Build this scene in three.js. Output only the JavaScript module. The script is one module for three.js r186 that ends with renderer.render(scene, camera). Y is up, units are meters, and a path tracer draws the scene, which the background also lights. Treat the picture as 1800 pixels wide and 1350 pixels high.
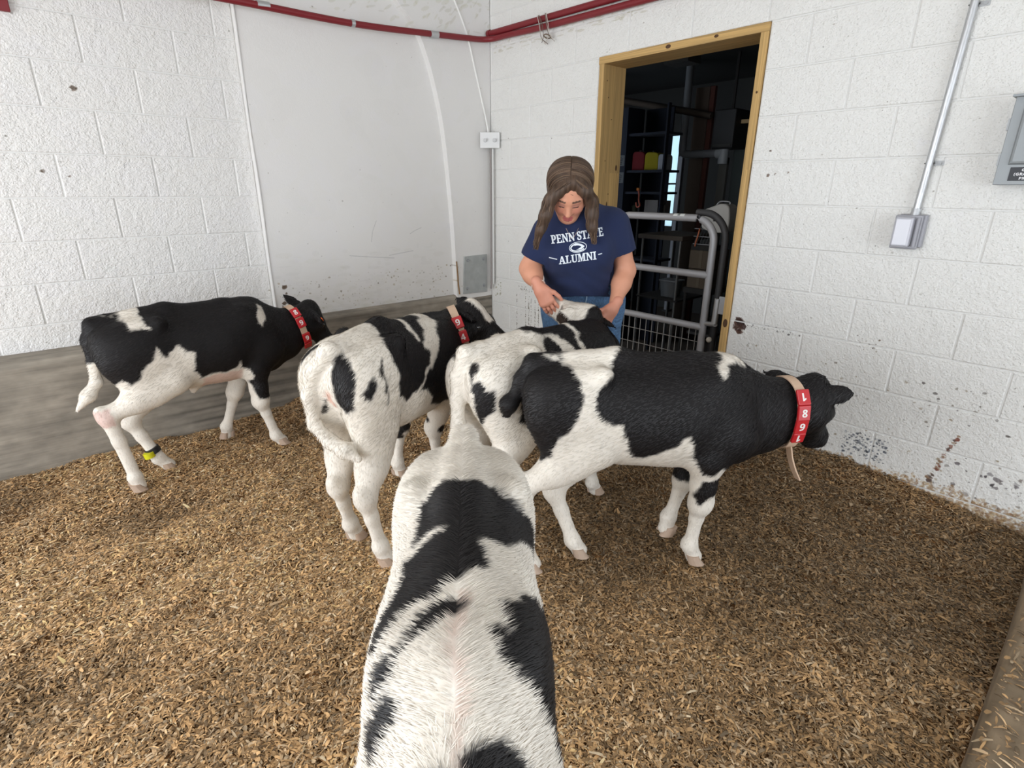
import * as THREE from 'three';
import { mergeGeometries } from 'three/addons/utils/BufferGeometryUtils.js';
import { RoundedBoxGeometry } from 'three/addons/geometries/RoundedBoxGeometry.js';
import { RectAreaLightUniformsLib } from 'three/addons/lights/RectAreaLightUniformsLib.js';
import { FontLoader } from 'three/addons/loaders/FontLoader.js';
import { TextGeometry } from 'three/addons/geometries/TextGeometry.js';

// ---------------------------------------------------------------- camera, sky, daylight, exposure
const scene = new THREE.Scene();
const camera = new THREE.PerspectiveCamera(69.98, 4 / 3, 0.05, 80);
{
  const RT = new THREE.Vector3(0.66311845, 0.00419901, -0.7485027);
  const UP = new THREE.Vector3(-0.25461927, 0.94161596, -0.22029163);
  const BK = new THREE.Vector3(0.70387708, 0.33666265, 0.62547207);
  camera.matrixAutoUpdate = true;
  camera.quaternion.setFromRotationMatrix(new THREE.Matrix4().makeBasis(RT, UP, BK));
  camera.position.set(3.50368, 1.3359, 2.8854);
}
const renderer = new THREE.WebGLRenderer({ antialias: true });
renderer.toneMapping = THREE.LinearToneMapping;
renderer.toneMappingExposure = 1.2;
renderer.shadowMap.enabled = true;
RectAreaLightUniformsLib.init();
scene.background = new THREE.Color().setRGB(1.5, 1.68, 1.9);       // even overcast sky outside the barn
function daylight(x, y, z, tx, ty, tz, w, h, power, r, g, b) {      // soft daylight that enters through one opening
  const l = new THREE.RectAreaLight(new THREE.Color().setRGB(r, g, b), power, w, h);
  l.position.set(x, y, z); l.lookAt(tx, ty, tz); l.name = 'daylight'; scene.add(l); return l;
}
daylight(2.1, 1.22, 5.5, 2.1, 1.12, 0, 3.6, 2.2, 3.5, 0.98, 0.99, 1.0);       // open barn door on the left, behind the pen
daylight(6.5, 1.22, 2.6, 0, 1.10, 2.6, 3.7, 2.2, 1.75, 0.98, 0.99, 1.0);      // open front behind the camera

// ---------------------------------------------------------------- helpers
function mulberry(a) { return () => { a = (a + 0x6d2b79f5) | 0; let t = Math.imul(a ^ (a >>> 15), 1 | a); t = (t + Math.imul(t ^ (t >>> 7), 61 | t)) ^ t; return ((t ^ (t >>> 14)) >>> 0) / 4294967296; }; }
const rnd = mulberry(7);
const lerp = (a, b, t) => a + (b - a) * t, clamp = (x, a, b) => Math.max(a, Math.min(b, x));
const smooth = (a, b, x) => { const t = clamp((x - a) / (b - a), 0, 1); return t * t * (3 - 2 * t); };
function hash2(i, j, s) { let h = Math.imul(i, 374761393) + Math.imul(j, 668265263) + Math.imul(s, 974634777); h = Math.imul(h ^ (h >>> 13), 1274126177); return ((h ^ (h >>> 16)) >>> 0) / 4294967296; }
function noise2(x, y, s = 0, per = 0) {
  const i = Math.floor(x), j = Math.floor(y), f = x - i, g = y - j, u = f * f * (3 - 2 * f), v = g * g * (3 - 2 * g);
  const w = (a) => (per ? ((a % per) + per) % per : a);
  return lerp(lerp(hash2(w(i), w(j), s), hash2(w(i + 1), w(j), s), u), lerp(hash2(w(i), w(j + 1), s), hash2(w(i + 1), w(j + 1), s), u), v);
}
function fbm(x, y, s, oct = 4, per = 0) { let a = 0, n = 0, k = 1; for (let o = 0; o < oct; o++) { a += noise2(x, y, s + o, per) * k; n += k; k *= 0.5; x *= 2; y *= 2; per *= 2; } return a / n; }
function noise3(x, y, z, s = 0) {
  const k = Math.floor(z), f = z - k, w = f * f * (3 - 2 * f);
  return lerp(noise2(x, y, s + k * 31), noise2(x, y, s + (k + 1) * 31), w);
}
function dataTex(n, fn, srgb = false, m = n) {
  const d = new Uint8Array(n * m * 4);
  for (let j = 0; j < m; j++) for (let i = 0; i < n; i++) {
    const c = fn(i / n, j / m, i, j), o = (j * n + i) * 4;
    if (typeof c === 'number') { d[o] = d[o + 1] = d[o + 2] = clamp(c * 255, 0, 255); } else { d[o] = clamp(c[0] * 255, 0, 255); d[o + 1] = clamp(c[1] * 255, 0, 255); d[o + 2] = clamp(c[2] * 255, 0, 255); }
    d[o + 3] = 255;
  }
  const t = new THREE.DataTexture(d, n, m); t.magFilter = THREE.LinearFilter; t.minFilter = THREE.LinearMipmapLinearFilter; t.generateMipmaps = true;
  t.wrapS = t.wrapT = THREE.RepeatWrapping; if (srgb) t.colorSpace = THREE.SRGBColorSpace; t.needsUpdate = true; return t;
}
function canvasTex(w, h, draw, srgb = true) {
  const c = document.createElement('canvas'); c.width = w; c.height = h; draw(c.getContext('2d'), w, h);
  const t = new THREE.CanvasTexture(c); if (srgb) t.colorSpace = THREE.SRGBColorSpace; t.anisotropy = 8; return t;
}
const std = (o) => new THREE.MeshStandardMaterial(o), phys = (o) => new THREE.MeshPhysicalMaterial(o);
const rgb = (r, g, b) => new THREE.Color().setRGB(r, g, b);
const names = new Map();
function numbered(n) { const k = names.get(n) ?? 0; names.set(n, k + 1); return k ? n + '_' + String(k).padStart(3, '0') : n; }
function shade(o) { o.castShadow = true; o.receiveShadow = true; return o; }
function mesh(name, geo, mat, parent) {           // parts share plain names, top-level things are numbered
  const m = shade(new THREE.Mesh(geo, mat)); m.name = parent ? name : numbered(name); (parent ?? scene).add(m); return m;
}
function thing(name, label, category, group) {
  const g = new THREE.Group(); g.name = numbered(name); g.userData = { label, category }; if (group) g.userData.group = group; scene.add(g); return g;
}
function tag(o, label, category, group) { Object.assign(o.userData, { label, category }); if (group) o.userData.group = group; return o; }
function struct(o, label) { o.userData.kind = 'structure'; if (label) o.userData.label = label; return o; }
const V = (x, y, z) => new THREE.Vector3(x, y, z);
function box(x0, x1, y0, y1, z0, z1, r = 0) {
  const g = r ? new RoundedBoxGeometry(x1 - x0, y1 - y0, z1 - z0, 1, r) : new THREE.BoxGeometry(x1 - x0, y1 - y0, z1 - z0);
  g.translate((x0 + x1) / 2, (y0 + y1) / 2, (z0 + z1) / 2); return g;
}
function tube(pts, r, seg = 8, n = 0, closed = false) { const c = new THREE.CatmullRomCurve3(pts, closed, 'catmullrom', 0.5); return new THREE.TubeGeometry(c, n || pts.length * 6, r, seg, closed); }
function rod(a, b, r, seg = 10, r2 = r) {
  const d = V().subVectors(b, a), g = new THREE.CylinderGeometry(r2, r, d.length(), seg); g.translate(0, d.length() / 2, 0);
  g.applyQuaternion(new THREE.Quaternion().setFromUnitVectors(V(0, 1, 0), d.clone().normalize())); g.translate(a.x, a.y, a.z); return g;
}
function worldUV(g, fu, fv) { const p = g.attributes.position, uv = new Float32Array(p.count * 2); for (let i = 0; i < p.count; i++) { uv[2 * i] = fu(p.getX(i), p.getY(i), p.getZ(i)); uv[2 * i + 1] = fv(p.getX(i), p.getY(i), p.getZ(i)); } g.setAttribute('uv', new THREE.BufferAttribute(uv, 2)); return g; }
function merge(list) { return mergeGeometries(list.map((g) => { const h = g.index ? g.toNonIndexed() : g; for (const k of Object.keys(h.attributes)) if (!['position', 'normal', 'uv'].includes(k)) h.deleteAttribute(k); return h; })); }
const font = await new FontLoader().loadAsync('fonts/droid/droid_sans_bold.typeface.json');

// ---------------------------------------------------------------- shared textures
const grainBump = dataTex(512, (u, v) => fbm(u * 64, v * 64, 3, 4, 64) * 0.6 + fbm(u * 16, v * 16, 9, 3, 16) * 0.4);
const blotch = dataTex(256, (u, v) => 0.86 + 0.14 * fbm(u * 8, v * 8, 21, 4, 8), true);
const concreteMap = dataTex(1024, (u, v) => {
  const a = fbm(u * 6, v * 18, 31, 5, 6), b = fbm(u * 40, v * 40, 37, 3, 40), s = fbm(u * 3, v * 60, 41, 3, 3);
  const k = 0.60 + 0.30 * (a - 0.5) + 0.12 * (b - 0.5) + 0.34 * (s - 0.5);
  return [k * 1.0, k * 0.965, k * 0.91];
}, true);
const woodMap = dataTex(512, (u, v) => {
  const w = fbm(u * 4, v * 2, 51, 3, 4), g = fbm(u * 60 + w * 8, v * 3, 53, 3), k = 0.80 + 0.28 * (g - 0.5) + 0.16 * (w - 0.5);
  return [0.90 * k, 0.735 * k, 0.47 * k];
}, true);
// ---------------------------------------------------------------- setting: floor, bedding, walls
function bedH(x, z) {
  let h = (fbm(x * 1.7 + 5, z * 1.7, 61, 3) - 0.5) * 0.075 + (fbm(x * 5, z * 5, 67, 3) - 0.5) * 0.050 + (fbm(x * 17, z * 17, 68, 2) - 0.5) * 0.020;
  h += 0.06 * smooth(0.55, 0.0, x) * smooth(2.2, 1.2, z) + 0.07 * smooth(0.5, 0.02, z) * smooth(3.5, 2.5, x);
  return h - 0.012;
}
struct(mesh('floor', box(-0.3, 6.8, -0.32, -0.12, -0.25, 5.8), std({ color: rgb(0.33, 0.31, 0.28), map: concreteMap, roughness: 0.95 })), 'concrete barn floor under the bedding');
const PEN_X = 3.52;
{
  const nx = 300, nz = 420, x0 = 0.0, x1 = PEN_X + 0.06, z0 = 0.002, z1 = 5.4, pos = [], idx = [], uv = [];
  for (let j = 0; j <= nz; j++) for (let i = 0; i <= nx; i++) { const x = lerp(x0, x1, i / nx), z = lerp(z0, z1, j / nz); pos.push(x, bedH(x, z) - 0.006, z); uv.push(x, z); }
  for (let j = 0; j < nz; j++) for (let i = 0; i < nx; i++) { const a = j * (nx + 1) + i, b = a + 1, c = a + nx + 1, d = c + 1; idx.push(a, c, b, b, c, d); }
  const g = new THREE.BufferGeometry(); g.setAttribute('position', new THREE.Float32BufferAttribute(pos, 3)); g.setAttribute('uv', new THREE.Float32BufferAttribute(uv, 2)); g.setIndex(idx); g.computeVertexNormals();
  const litter = dataTex(1024, (u, v) => { const k = 0.46 + 0.5 * (fbm(u * 110, v * 110, 71, 2, 110) - 0.5) + 0.25 * (fbm(u * 14, v * 14, 73, 3, 14) - 0.5); return [k * 1.0, k * 0.70, k * 0.40]; }, true);
  const bed = thing('wood_shaving_bedding', 'deep bed of brown wood shavings covering the pen floor', 'bedding'); bed.userData.kind = 'stuff';
  mesh('packed_litter', g, std({ color: 0xffffff, map: litter, roughness: 1, bumpMap: grainBump, bumpScale: 0.006 }), bed);
  // loose shavings: curled flakes, slivers and chips
  const R = mulberry(99);
  const kinds = [[0.0085, 0.0024, 0.0020, 0.32], [0.0050, 0.0034, 0.0014, 0.18], [0.0125, 0.0016, 0.0034, 0.348], [0.0045, 0.0020, 0.0010, 0.15], [0.022, 0.0034, 0.004, 0.002]];
  const total = 640000, eye = camera.position;
  kinds.forEach(([l, w, curl, share], k) => {
    const p = [], ix = [], n = 3;
    for (let i = 0; i <= n; i++) { const t = i / n * 2 - 1, y = -curl * t * t, ww = w * (1 - 0.45 * t * t) * (i === n ? 0.6 : 1); p.push(t * l, y, -ww, t * l, y + w * 0.18, ww); }
    for (let i = 0; i < n; i++) { const a = i * 2; ix.push(a, a + 1, a + 2, a + 1, a + 3, a + 2); }
    const g2 = new THREE.BufferGeometry(); g2.setAttribute('position', new THREE.Float32BufferAttribute(p, 3)); g2.setIndex(ix); g2.computeVertexNormals();
    const count = Math.floor(total * share), im = shade(new THREE.InstancedMesh(g2, std({ color: 0xffffff, roughness: 0.85, side: THREE.DoubleSide }), count));
    const m = new THREE.Matrix4(), q = new THREE.Quaternion(), e = new THREE.Euler(), s = V(), c = new THREE.Color();
    for (let i = 0; i < count;) {
      const x = R() * (PEN_X + 0.24) - 0.01, z = 0.004 + R() * 5.2, d = Math.hypot(x - eye.x, z - eye.z);
      if (R() > clamp(1.5 - 0.28 * d, 0.45, 1) * (x > PEN_X ? 0.10 : 1) * (z > 3.7 ? 0.45 : 1)) continue;
      const sc = 0.45 + Math.pow(R(), 2.6) * 1.45;
      e.set((R() - 0.5) * 0.7, R() * 6.283, (R() - 0.5) * 0.7); q.setFromEuler(e); s.set(sc, sc, sc);
      m.compose(V(x, (x > PEN_X + 0.015 ? 0.076 : bedH(x, z)) + R() * 0.007, z), q, s); im.setMatrixAt(i, m);
      const damp = clamp(smooth(1.2, 3.0, x + 0.25 * (1.6 - z)) * smooth(2.4, 0.9, z) * 0.92 + (fbm(x * 2.2, z * 2.2, 83, 4) - 0.5) * 1.7 + 0.10, 0, 0.95);
      const t = Math.pow(R(), 1.1), k2 = lerp(0.32, 1.75, t) * (1.06 - 0.68 * damp) * (k === 4 ? 1.5 : 1);
      const pale = R() < 0.30 ? 0.25 + R() * 0.6 : 0;
      c.setRGB(lerp(0.53, 0.66, pale) * k2, lerp(0.325, 0.51, pale) * k2, lerp(0.150, 0.335, pale) * k2); c.r = Math.min(c.r, 0.82); c.g = Math.min(c.g, 0.66); c.b = Math.min(c.b, 0.45); im.setColorAt(i, c); i++;
    }
    im.name = 'shavings'; bed.add(im);
  });
}
struct(mesh('trim_1', (() => { // concrete sill that ends the bedding on the camera's side
  const s = new THREE.Shape(); s.moveTo(0, -0.2); s.lineTo(0, 0.045); s.quadraticCurveTo(0.004, 0.07, 0.03, 0.072); s.lineTo(0.42, 0.075); s.lineTo(0.42, -0.2);
  const g = new THREE.ExtrudeGeometry(s, { depth: 5.4, bevelEnabled: false, steps: 60 }), p = g.attributes.position;
  for (let i = 0; i < p.count; i++) if (p.getY(i) > 0) { const z = p.getZ(i); p.setX(i, p.getX(i) + 0.016 * (fbm(z * 3, 1, 91, 3) - 0.5) + 0.012 * z); p.setY(i, p.getY(i) + 0.012 * (fbm(z * 4, 2, 93, 3) - 0.5)); }
  g.translate(PEN_X - 0.005, 0, 0); g.computeVertexNormals(); return worldUV(g, (x, y, z) => z * 0.5, (x, y) => (x + y) * 0.5);
})(), std({ color: rgb(0.80, 0.64, 0.46), map: concreteMap, roughness: 0.95, bumpMap: grainBump, bumpScale: 0.004 })), 'worn concrete sill at the edge of the pen');

// painted wall skins: paint with the stains, chips and drips that the wall carries
function speckle(c, R, n, x0, x1, y0, y1, s0, s1, col) { for (let i = 0; i < n; i++) { c.fillStyle = col[Math.floor(R() * col.length)]; c.globalAlpha = 0.35 + R() * 0.6; const x = lerp(x0, x1, R()), y = lerp(y0, y1, R()), s = lerp(s0, s1, Math.pow(R(), 2.5)); c.beginPath(); const k = 5 + Math.floor(R() * 4); for (let a = 0; a < k; a++) { const t = a / k * 6.283, r = s * (0.5 + R()); c.lineTo(x + Math.cos(t) * r * 1.2, y + Math.sin(t) * r); } c.fill(); } c.globalAlpha = 1; }
const RW = 4.0, RH = 3.0;                                            // metres the right wall's skin covers
const rightSkin = canvasTex(2048, 1536, (c, w, h) => {
  const R = mulberry(5), X = (m) => m / RW * w, Y = (m) => h - (m + 0.2) / RH * h;
  c.fillStyle = '#e6e5e1'; c.fillRect(0, 0, w, h);
  for (let i = 0; i < 900; i++) { c.globalAlpha = 0.05; c.fillStyle = R() < 0.5 ? '#d2d0ca' : '#f2f2f0'; c.beginPath(); c.ellipse(R() * w, R() * h, 10 + R() * 60, 6 + R() * 30, R() * 3, 0, 7); c.fill(); }
  c.globalAlpha = 1;
  speckle(c, R, 500, 0, w, 0, h, 0.6, 2.2, ['#8d8880', '#b3aea6', '#6d6963']);
  speckle(c, R, 420, X(2.1), w, Y(0.55), Y(0.0), 0.8, 3.5, ['#6f6a66', '#8a8176', '#9a8c78']);
  speckle(c, R, 260, X(2.74), X(2.93), Y(0.22), Y(0.10), 0.6, 3.2, ['#4f5560', '#6b7078', '#3e434b']);             // chipped patch by the calf's muzzle
  speckle(c, R, 60, X(3.1), X(3.5), Y(0.22), Y(0.02), 0.8, 5.5, ['#4a4648', '#5c5658', '#7a706a']);
  for (let i = 0; i < 5000; i++) { const x = lerp(X(1.9), w, R()), b = 0.06 + 0.03 * fbm(x * 0.02, 3, 5, 3), y = Y(b * (1.25 - Math.pow(R(), 0.5) * 1.6)); c.globalAlpha = 0.4; c.fillStyle = ['#a4845c', '#8a6a45', '#c0a47a', '#7a5636'][Math.floor(R() * 4)]; c.beginPath(); c.ellipse(x, y, 1 + R() * 5, 1 + R() * 2.5, R() * 3, 0, 7); c.fill(); }
  c.globalAlpha = 1;
  for (const [x, y, s] of [[2.12, 0.66, 10], [2.14, 0.63, 12], [2.11, 0.615, 8], [2.135, 0.60, 9]]) speckle(c, R, 8, X(x) - 6, X(x) + 6, Y(y) - 6, Y(y) + 6, s * 0.4, s, ['#3a221a', '#4a2d22', '#2c1712']);
  speckle(c, R, 80, X(2.16), X(2.45), Y(0.655), Y(0.63), 0.6, 2.5, ['#5c5a58', '#8a8884']);
  speckle(c, R, 34, X(2.70), X(2.80), Y(0.72), Y(0.62), 0.5, 2.2, ['#6a5a4a', '#8c8478', '#4a443e']);
  for (let i = 0; i < 70; i++) { const t = R(), x = lerp(3.17, 3.11, t), y = lerp(0.33, 0.08, t); speckle(c, R, 1, X(x) - 4, X(x) + 4, Y(y) - 5, Y(y) + 5, 1, 5, ['#7c4a3c', '#8d7258', '#5a4a44']); }
  for (let k = 0; k < 9; k++) { const x = X(0.28 + R() * 0.34), y0 = 0.62 - R() * 0.12, y1 = 0.42 - R() * 0.3; for (let i = 0; i < 60; i++) { const y = lerp(y0, y1, R()); speckle(c, R, 1, x - 1.5, x + 1.5, Y(y) - 1, Y(y) + 1, 0.8, 2.6, ['#4c483f', '#6c665a', '#8a8474']); } }
  speckle(c, R, 60, X(0.3), X(0.66), Y(0.62), Y(0.58), 0.7, 2.4, ['#4c483f', '#6c665a']);
  speckle(c, R, 26, X(0.05), X(0.12), Y(0.65), Y(0.5), 1, 5, ['#a9a58a', '#8c8a70']);
  for (const [x, y, s] of [[2.165, 1.40, 6], [2.155, 1.51, 3], [2.2, 1.405, 2], [2.26, 1.41, 2], [1.95, 2.24, 4]]) speckle(c, R, 4, X(x) - 2, X(x) + 2, Y(y) - 2, Y(y) + 2, s * 0.5, s, ['#7d675a', '#5c5650']);
  for (let i = 0; i < 140; i++) { const x = 0.05 + R() * 1.3, y = 2.29 + (R() - 0.5) * 0.10; c.globalAlpha = 0.25; c.fillStyle = '#a79c80'; c.beginPath(); c.ellipse(X(x), Y(y), 2 + R() * 14, 1 + R() * 3, 0, 0, 7); c.fill(); }   // grime along the red pipes
  c.globalAlpha = 1;
});
const LW = 6.0, LH = 3.0;
const leftSkin = canvasTex(2048, 1024, (c, w, h) => {
  const R = mulberry(8), Z = (m) => m / LW * w, Y = (m) => h - (m + 0.2) / LH * h;
  c.fillStyle = '#e4e2df'; c.fillRect(0, 0, w, h);
  for (let i = 0; i < 900; i++) { c.globalAlpha = 0.05; c.fillStyle = R() < 0.5 ? '#cfccc6' : '#f1f0ee'; c.beginPath(); c.ellipse(R() * w, R() * h, 8 + R() * 40, 6 + R() * 30, R() * 3, 0, 7); c.fill(); }
  c.globalAlpha = 1;
  speckle(c, R, 420, 0, w, 0, h, 0.5, 1.8, ['#9d978f', '#c0bab2', '#7d7972']);
  speckle(c, R, 260, 0, Z(1.75), Y(0.78), Y(0.54), 0.6, 2.4, ['#857d70', '#a09684', '#b8ad98']);
  for (let i = 0; i < 260; i++) { c.globalAlpha = 0.035; c.fillStyle = ['#8f8674', '#a89c84', '#77705f'][Math.floor(R() * 3)]; const x = Z(0.45 + R() * 1.25), y = Y(0.535 + Math.pow(R(), 2) * 0.4); c.beginPath(); c.ellipse(x, y, 3 + R() * 16, 1 + R() * 5, 0, 0, 7); c.fill(); }
  for (let i = 0; i < 160; i++) { c.globalAlpha = 0.16; c.fillStyle = ['#9b9076', '#b4a98e'][Math.floor(R() * 2)]; c.beginPath(); c.ellipse(Z(R() * 1.7), Y(2.3 + R() * 0.3), 2 + R() * 12, 1 + R() * 3, R(), 0, 7); c.fill(); }
  c.globalAlpha = 0.5; c.strokeStyle = '#8a8a8c'; c.lineWidth = 1;
  for (const [z0, y0, z1, y1] of [[0.98, 1.12, 1.03, 0.98], [0.72, 1.02, 0.62, 1.06], [0.86, 0.86, 1.2, 0.9], [0.7, 0.9, 0.9, 0.88]]) { c.beginPath(); c.moveTo(Z(z0), Y(y0)); c.lineTo(Z((z0 + z1) / 2 + 0.01), Y((y0 + y1) / 2)); c.lineTo(Z(z1), Y(y1)); c.stroke(); }
  c.globalAlpha = 1;
  for (const [z, y, s] of [[1.66, 0.74, 6], [1.67, 0.64, 4], [1.65, 0.70, 2.5], [2.50, 1.78, 4], [2.7, 1.4, 3], [2.6, 1.38, 2]]) speckle(c, R, 4, Z(z) - 1, Z(z) + 1, Y(y) - 1, Y(y) + 1, s * 0.5, s, ['#5b4a3c', '#6e6257']);
});
const paintBump = dataTex(1024, (u, v) => { const a = fbm(u * 90, v * 90, 103, 3, 90), b = fbm(u * 26, v * 26, 107, 3, 26), p = noise2(u * 170, v * 170, 109, 170); return 0.5 + 0.5 * (a - 0.5) + 0.6 * (b - 0.5) + (p > 0.86 ? (p - 0.86) * 2.2 : 0) - (p < 0.06 ? 0.25 : 0); });
function skinned(tex) { return tex; }
const matRight = std({ color: 0xffffff, map: rightSkin, roughness: 0.55, bumpMap: paintBump, bumpScale: 0.005 });
const matLeft = std({ color: 0xffffff, map: leftSkin, roughness: 0.55, bumpMap: paintBump, bumpScale: 0.0062 });
const matPanel = std({ color: 0xffffff, map: leftSkin, roughness: 0.55, bumpMap: grainBump, bumpScale: 0.0006 });
const matMortar = std({ color: rgb(0.74, 0.735, 0.715), roughness: 0.8 });
// a block with rounded arrises: face at +n, 12 quads
function blockGeo(w, h, d, ch) {
  const g = new THREE.BufferGeometry(), x = w / 2, y = h / 2, p = [], ix = [];
  const ring = (a, b, z) => { p.push(-a, -b, z, a, -b, z, a, b, z, -a, b, z); };
  ring(x, y, -d); ring(x, y, -ch * 1.1); ring(x - ch * 0.35, y - ch * 0.35, -ch * 0.35); ring(x - ch, y - ch, 0);
  for (let k = 0; k < 3; k++) for (let i = 0; i < 4; i++) { const a = k * 4 + i, b = k * 4 + (i + 1) % 4, c = a + 4, e = b + 4; ix.push(a, b, c, b, e, c); }
  ix.push(12, 13, 14, 12, 14, 15);
  g.setAttribute('position', new THREE.Float32BufferAttribute(p, 3)); g.setIndex(ix); const n = g.toNonIndexed(); n.computeVertexNormals(); return n;
}
const CH = 0.2032, CL = 0.4064, JT = 0.007;
function blockWall(parent, mat, axis, plane, a0, a1, yTop, rows, off0, off1, holes, tw, th, uoff) {   // axis 'x': wall in plane z = plane; 'z': wall in plane x = plane
  const R = mulberry(axis === 'x' ? 11 : 12);
  for (let r = -rows[0]; r < rows[1]; r++) {
    const y1 = yTop - r * CH, y0 = y1 - CH, off = (r & 1) === 0 ? off0 : off1;
    let s = Math.floor((a0 - off) / CL) * CL + off;
    for (; s < a1; s += CL) {
      let lo = Math.max(s, a0), hi = Math.min(s + CL, a1);
      if (hi - lo < 0.02) continue;
      const pieces = [[lo, hi]];
      for (const [h0, h1, k0, k1] of holes) if (y0 + 0.01 < k1 && y1 - 0.01 > k0) for (let i = pieces.length - 1; i >= 0; i--) { const [p0, p1] = pieces[i]; if (p1 <= h0 || p0 >= h1) continue; pieces.splice(i, 1); if (p0 < h0 - 0.02) pieces.push([p0, h0]); if (p1 > h1 + 0.02) pieces.push([h1, p1]); }
      for (const [p0, p1] of pieces) {
        const g = blockGeo(p1 - p0 - JT * 0.6, CH - JT * 0.6, 0.03, 0.005), proud = (R() - 0.5) * 0.0024, cx = (p0 + p1) / 2, cy = (y0 + y1) / 2;
        if (axis === 'x') { g.rotateX((R() - 0.5) * 0.004); g.translate(cx, cy, plane + proud); worldUV(g, (x) => (x + uoff) / tw, (x, y) => (y + 0.2) / th); }
        else { g.rotateY(Math.PI / 2); g.translate(plane + proud, cy, cx); worldUV(g, (x, y, z) => (z + uoff) / tw, (x, y) => (y + 0.2) / th); }
        mesh('block', g, mat, parent);
      }
    }
  }
}
// bump maps repeat at their own scale: the skins run 0..1 over the wall, the grain repeats every 0.6 m
const bumpR = paintBump.clone(); bumpR.repeat.set(RW / 0.6, RH / 0.6); bumpR.needsUpdate = true; matRight.bumpMap = bumpR;
const bumpL = paintBump.clone(); bumpL.repeat.set(LW / 0.6, LH / 0.6); bumpL.needsUpdate = true; matLeft.bumpMap = bumpL;
const bumpP = grainBump.clone(); bumpP.repeat.set(LW / 0.3, LH / 0.3); bumpP.needsUpdate = true; matPanel.bumpMap = bumpP;
const CEIL = 2.86;
// right wall with the doorway
const D0 = 1.037, D1 = 2.073, DT = 2.077;
{
  const w = mesh('wall_right', merge([box(-0.3, D0, -0.3, CEIL, -0.2, -0.004), box(D1, 6.8, -0.3, CEIL, -0.2, -0.004), box(D0, D1, DT, CEIL, -0.2, -0.004)]), matMortar);
  struct(w, 'white painted block wall with the doorway');
  blockWall(w, matRight, 'x', 0, 0.0, 4.0, 1.8703, [5, 10], 2.462 - CL * 7, 2.26 - CL * 7, [[D0, D1, -1, DT]], RW, RH, 0);
}
// left wall: block field, smooth panel, arch slab
{
  const w = mesh('wall_left', merge([box(-0.3, -0.110, -0.3, CEIL, -0.2, 5.8)]), matMortar);
  struct(w, 'white painted wall with block field, smooth panel and arch');
  blockWall(w, matLeft, 'z', -0.106, 1.722, 5.8, 1.8895, [5, 7], 2.639 - CL * 3, 2.438 - CL * 3, [], LW, LH, 0);
  const arch = [[2.95, 1.50], [2.75, 1.08], [2.60, 0.90], [2.427, 0.735], [2.295, 0.605], [2.15, 0.535], [1.993, 0.484], [1.75, 0.430], [1.335, 0.386], [0.926, 0.360], [0.5, 0.35]];
  const ext = (pts, x0, x1, bev) => { const s = new THREE.Shape(pts.map(([y, z]) => new THREE.Vector2(z, y))); const g = new THREE.ExtrudeGeometry(s, { depth: x1 - x0, bevelEnabled: false }); g.rotateY(-Math.PI / 2); g.scale(-1, 1, 1); const ix = g.index; if (ix) { for (let i = 0; i < ix.count; i += 3) { const t = ix.getX(i); ix.setX(i, ix.getX(i + 1)); ix.setX(i + 1, t); } } else { const p = g.attributes.position, n = g.attributes.normal; for (let i = 0; i < p.count; i += 3) for (const at of [p, n]) { const a = [at.getX(i), at.getY(i), at.getZ(i)]; at.setXYZ(i, at.getX(i + 1), at.getY(i + 1), at.getZ(i + 1)); at.setXYZ(i + 1, ...a); } } g.translate(x0, 0, 0); g.computeVertexNormals(); return worldUV(g, (x, y, z) => z / LW, (x, y) => (y + 0.2) / LH); };
  const curve = new THREE.CatmullRomCurve3(arch.map(([y, z]) => V(0, y, z))).getPoints(60).map((p) => [p.y, p.z]);
  mesh('smooth_panel', ext([[0.45, 1.722], [0.45, 0.30], [2.95, 0.30], [2.95, 1.722]], -0.112, -0.050), matPanel, w).userData.label = 'smooth white wall panel';
  mesh('arch_slab', ext([...curve, [0.5, 0.0], [2.95, 0.0]], -0.06, 0.0), matPanel, w).userData.label = 'curved edge of the painted roof arch';
  // caulked seam up the block wall's end
  mesh('seam', tube([V(-0.052, 2.7, 1.728), V(-0.05, 2.2, 1.726), V(-0.054, 1.7, 1.728), V(-0.05, 1.3, 1.724), V(-0.052, 0.9, 1.727), V(-0.05, 0.54, 1.725)], 0.007, 6, 40), matPanel, w);
  // rust stain running down behind the arch foot
  mesh('stain', tube([V(0.001, 0.80, 0.352), V(0.003, 0.70, 0.345), V(0.002, 0.62, 0.340), V(0.003, 0.545, 0.332)], 0.006, 5, 20), std({ color: rgb(0.28, 0.17, 0.08), roughness: 1 }), w);
}
// concrete curb along the left wall
struct(mesh('baseboard_left', (() => {
  const s = new THREE.Shape(); s.moveTo(-0.12, -0.2); s.lineTo(-0.12, 0.545); s.lineTo(-0.035, 0.535); s.quadraticCurveTo(-0.004, 0.53, 0, 0.505); s.lineTo(0.012, -0.2);
  const g = new THREE.ExtrudeGeometry(s, { depth: 5.8, bevelEnabled: false, steps: 80 }), p = g.attributes.position;
  for (let i = 0; i < p.count; i++) { const z = p.getZ(i), y = p.getY(i); if (p.getX(i) > -0.1) { p.setX(i, p.getX(i) + 0.012 * (fbm(z * 1.3, y * 3, 131, 3) - 0.5) + 0.055 * smooth(0.6, 3.0, z)); p.setY(i, y + 0.006 * (fbm(z * 2, 7, 133, 3) - 0.5)); } }
  g.computeVertexNormals(); return worldUV(g, (x, y, z) => z * 0.45, (x, y) => (y - x) * 0.7);
})(), std({ color: rgb(0.72, 0.69, 0.645), map: concreteMap, roughness: 0.9, bumpMap: grainBump, bumpScale: 0.003 })), 'grey concrete curb at the foot of the left wall');
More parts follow.
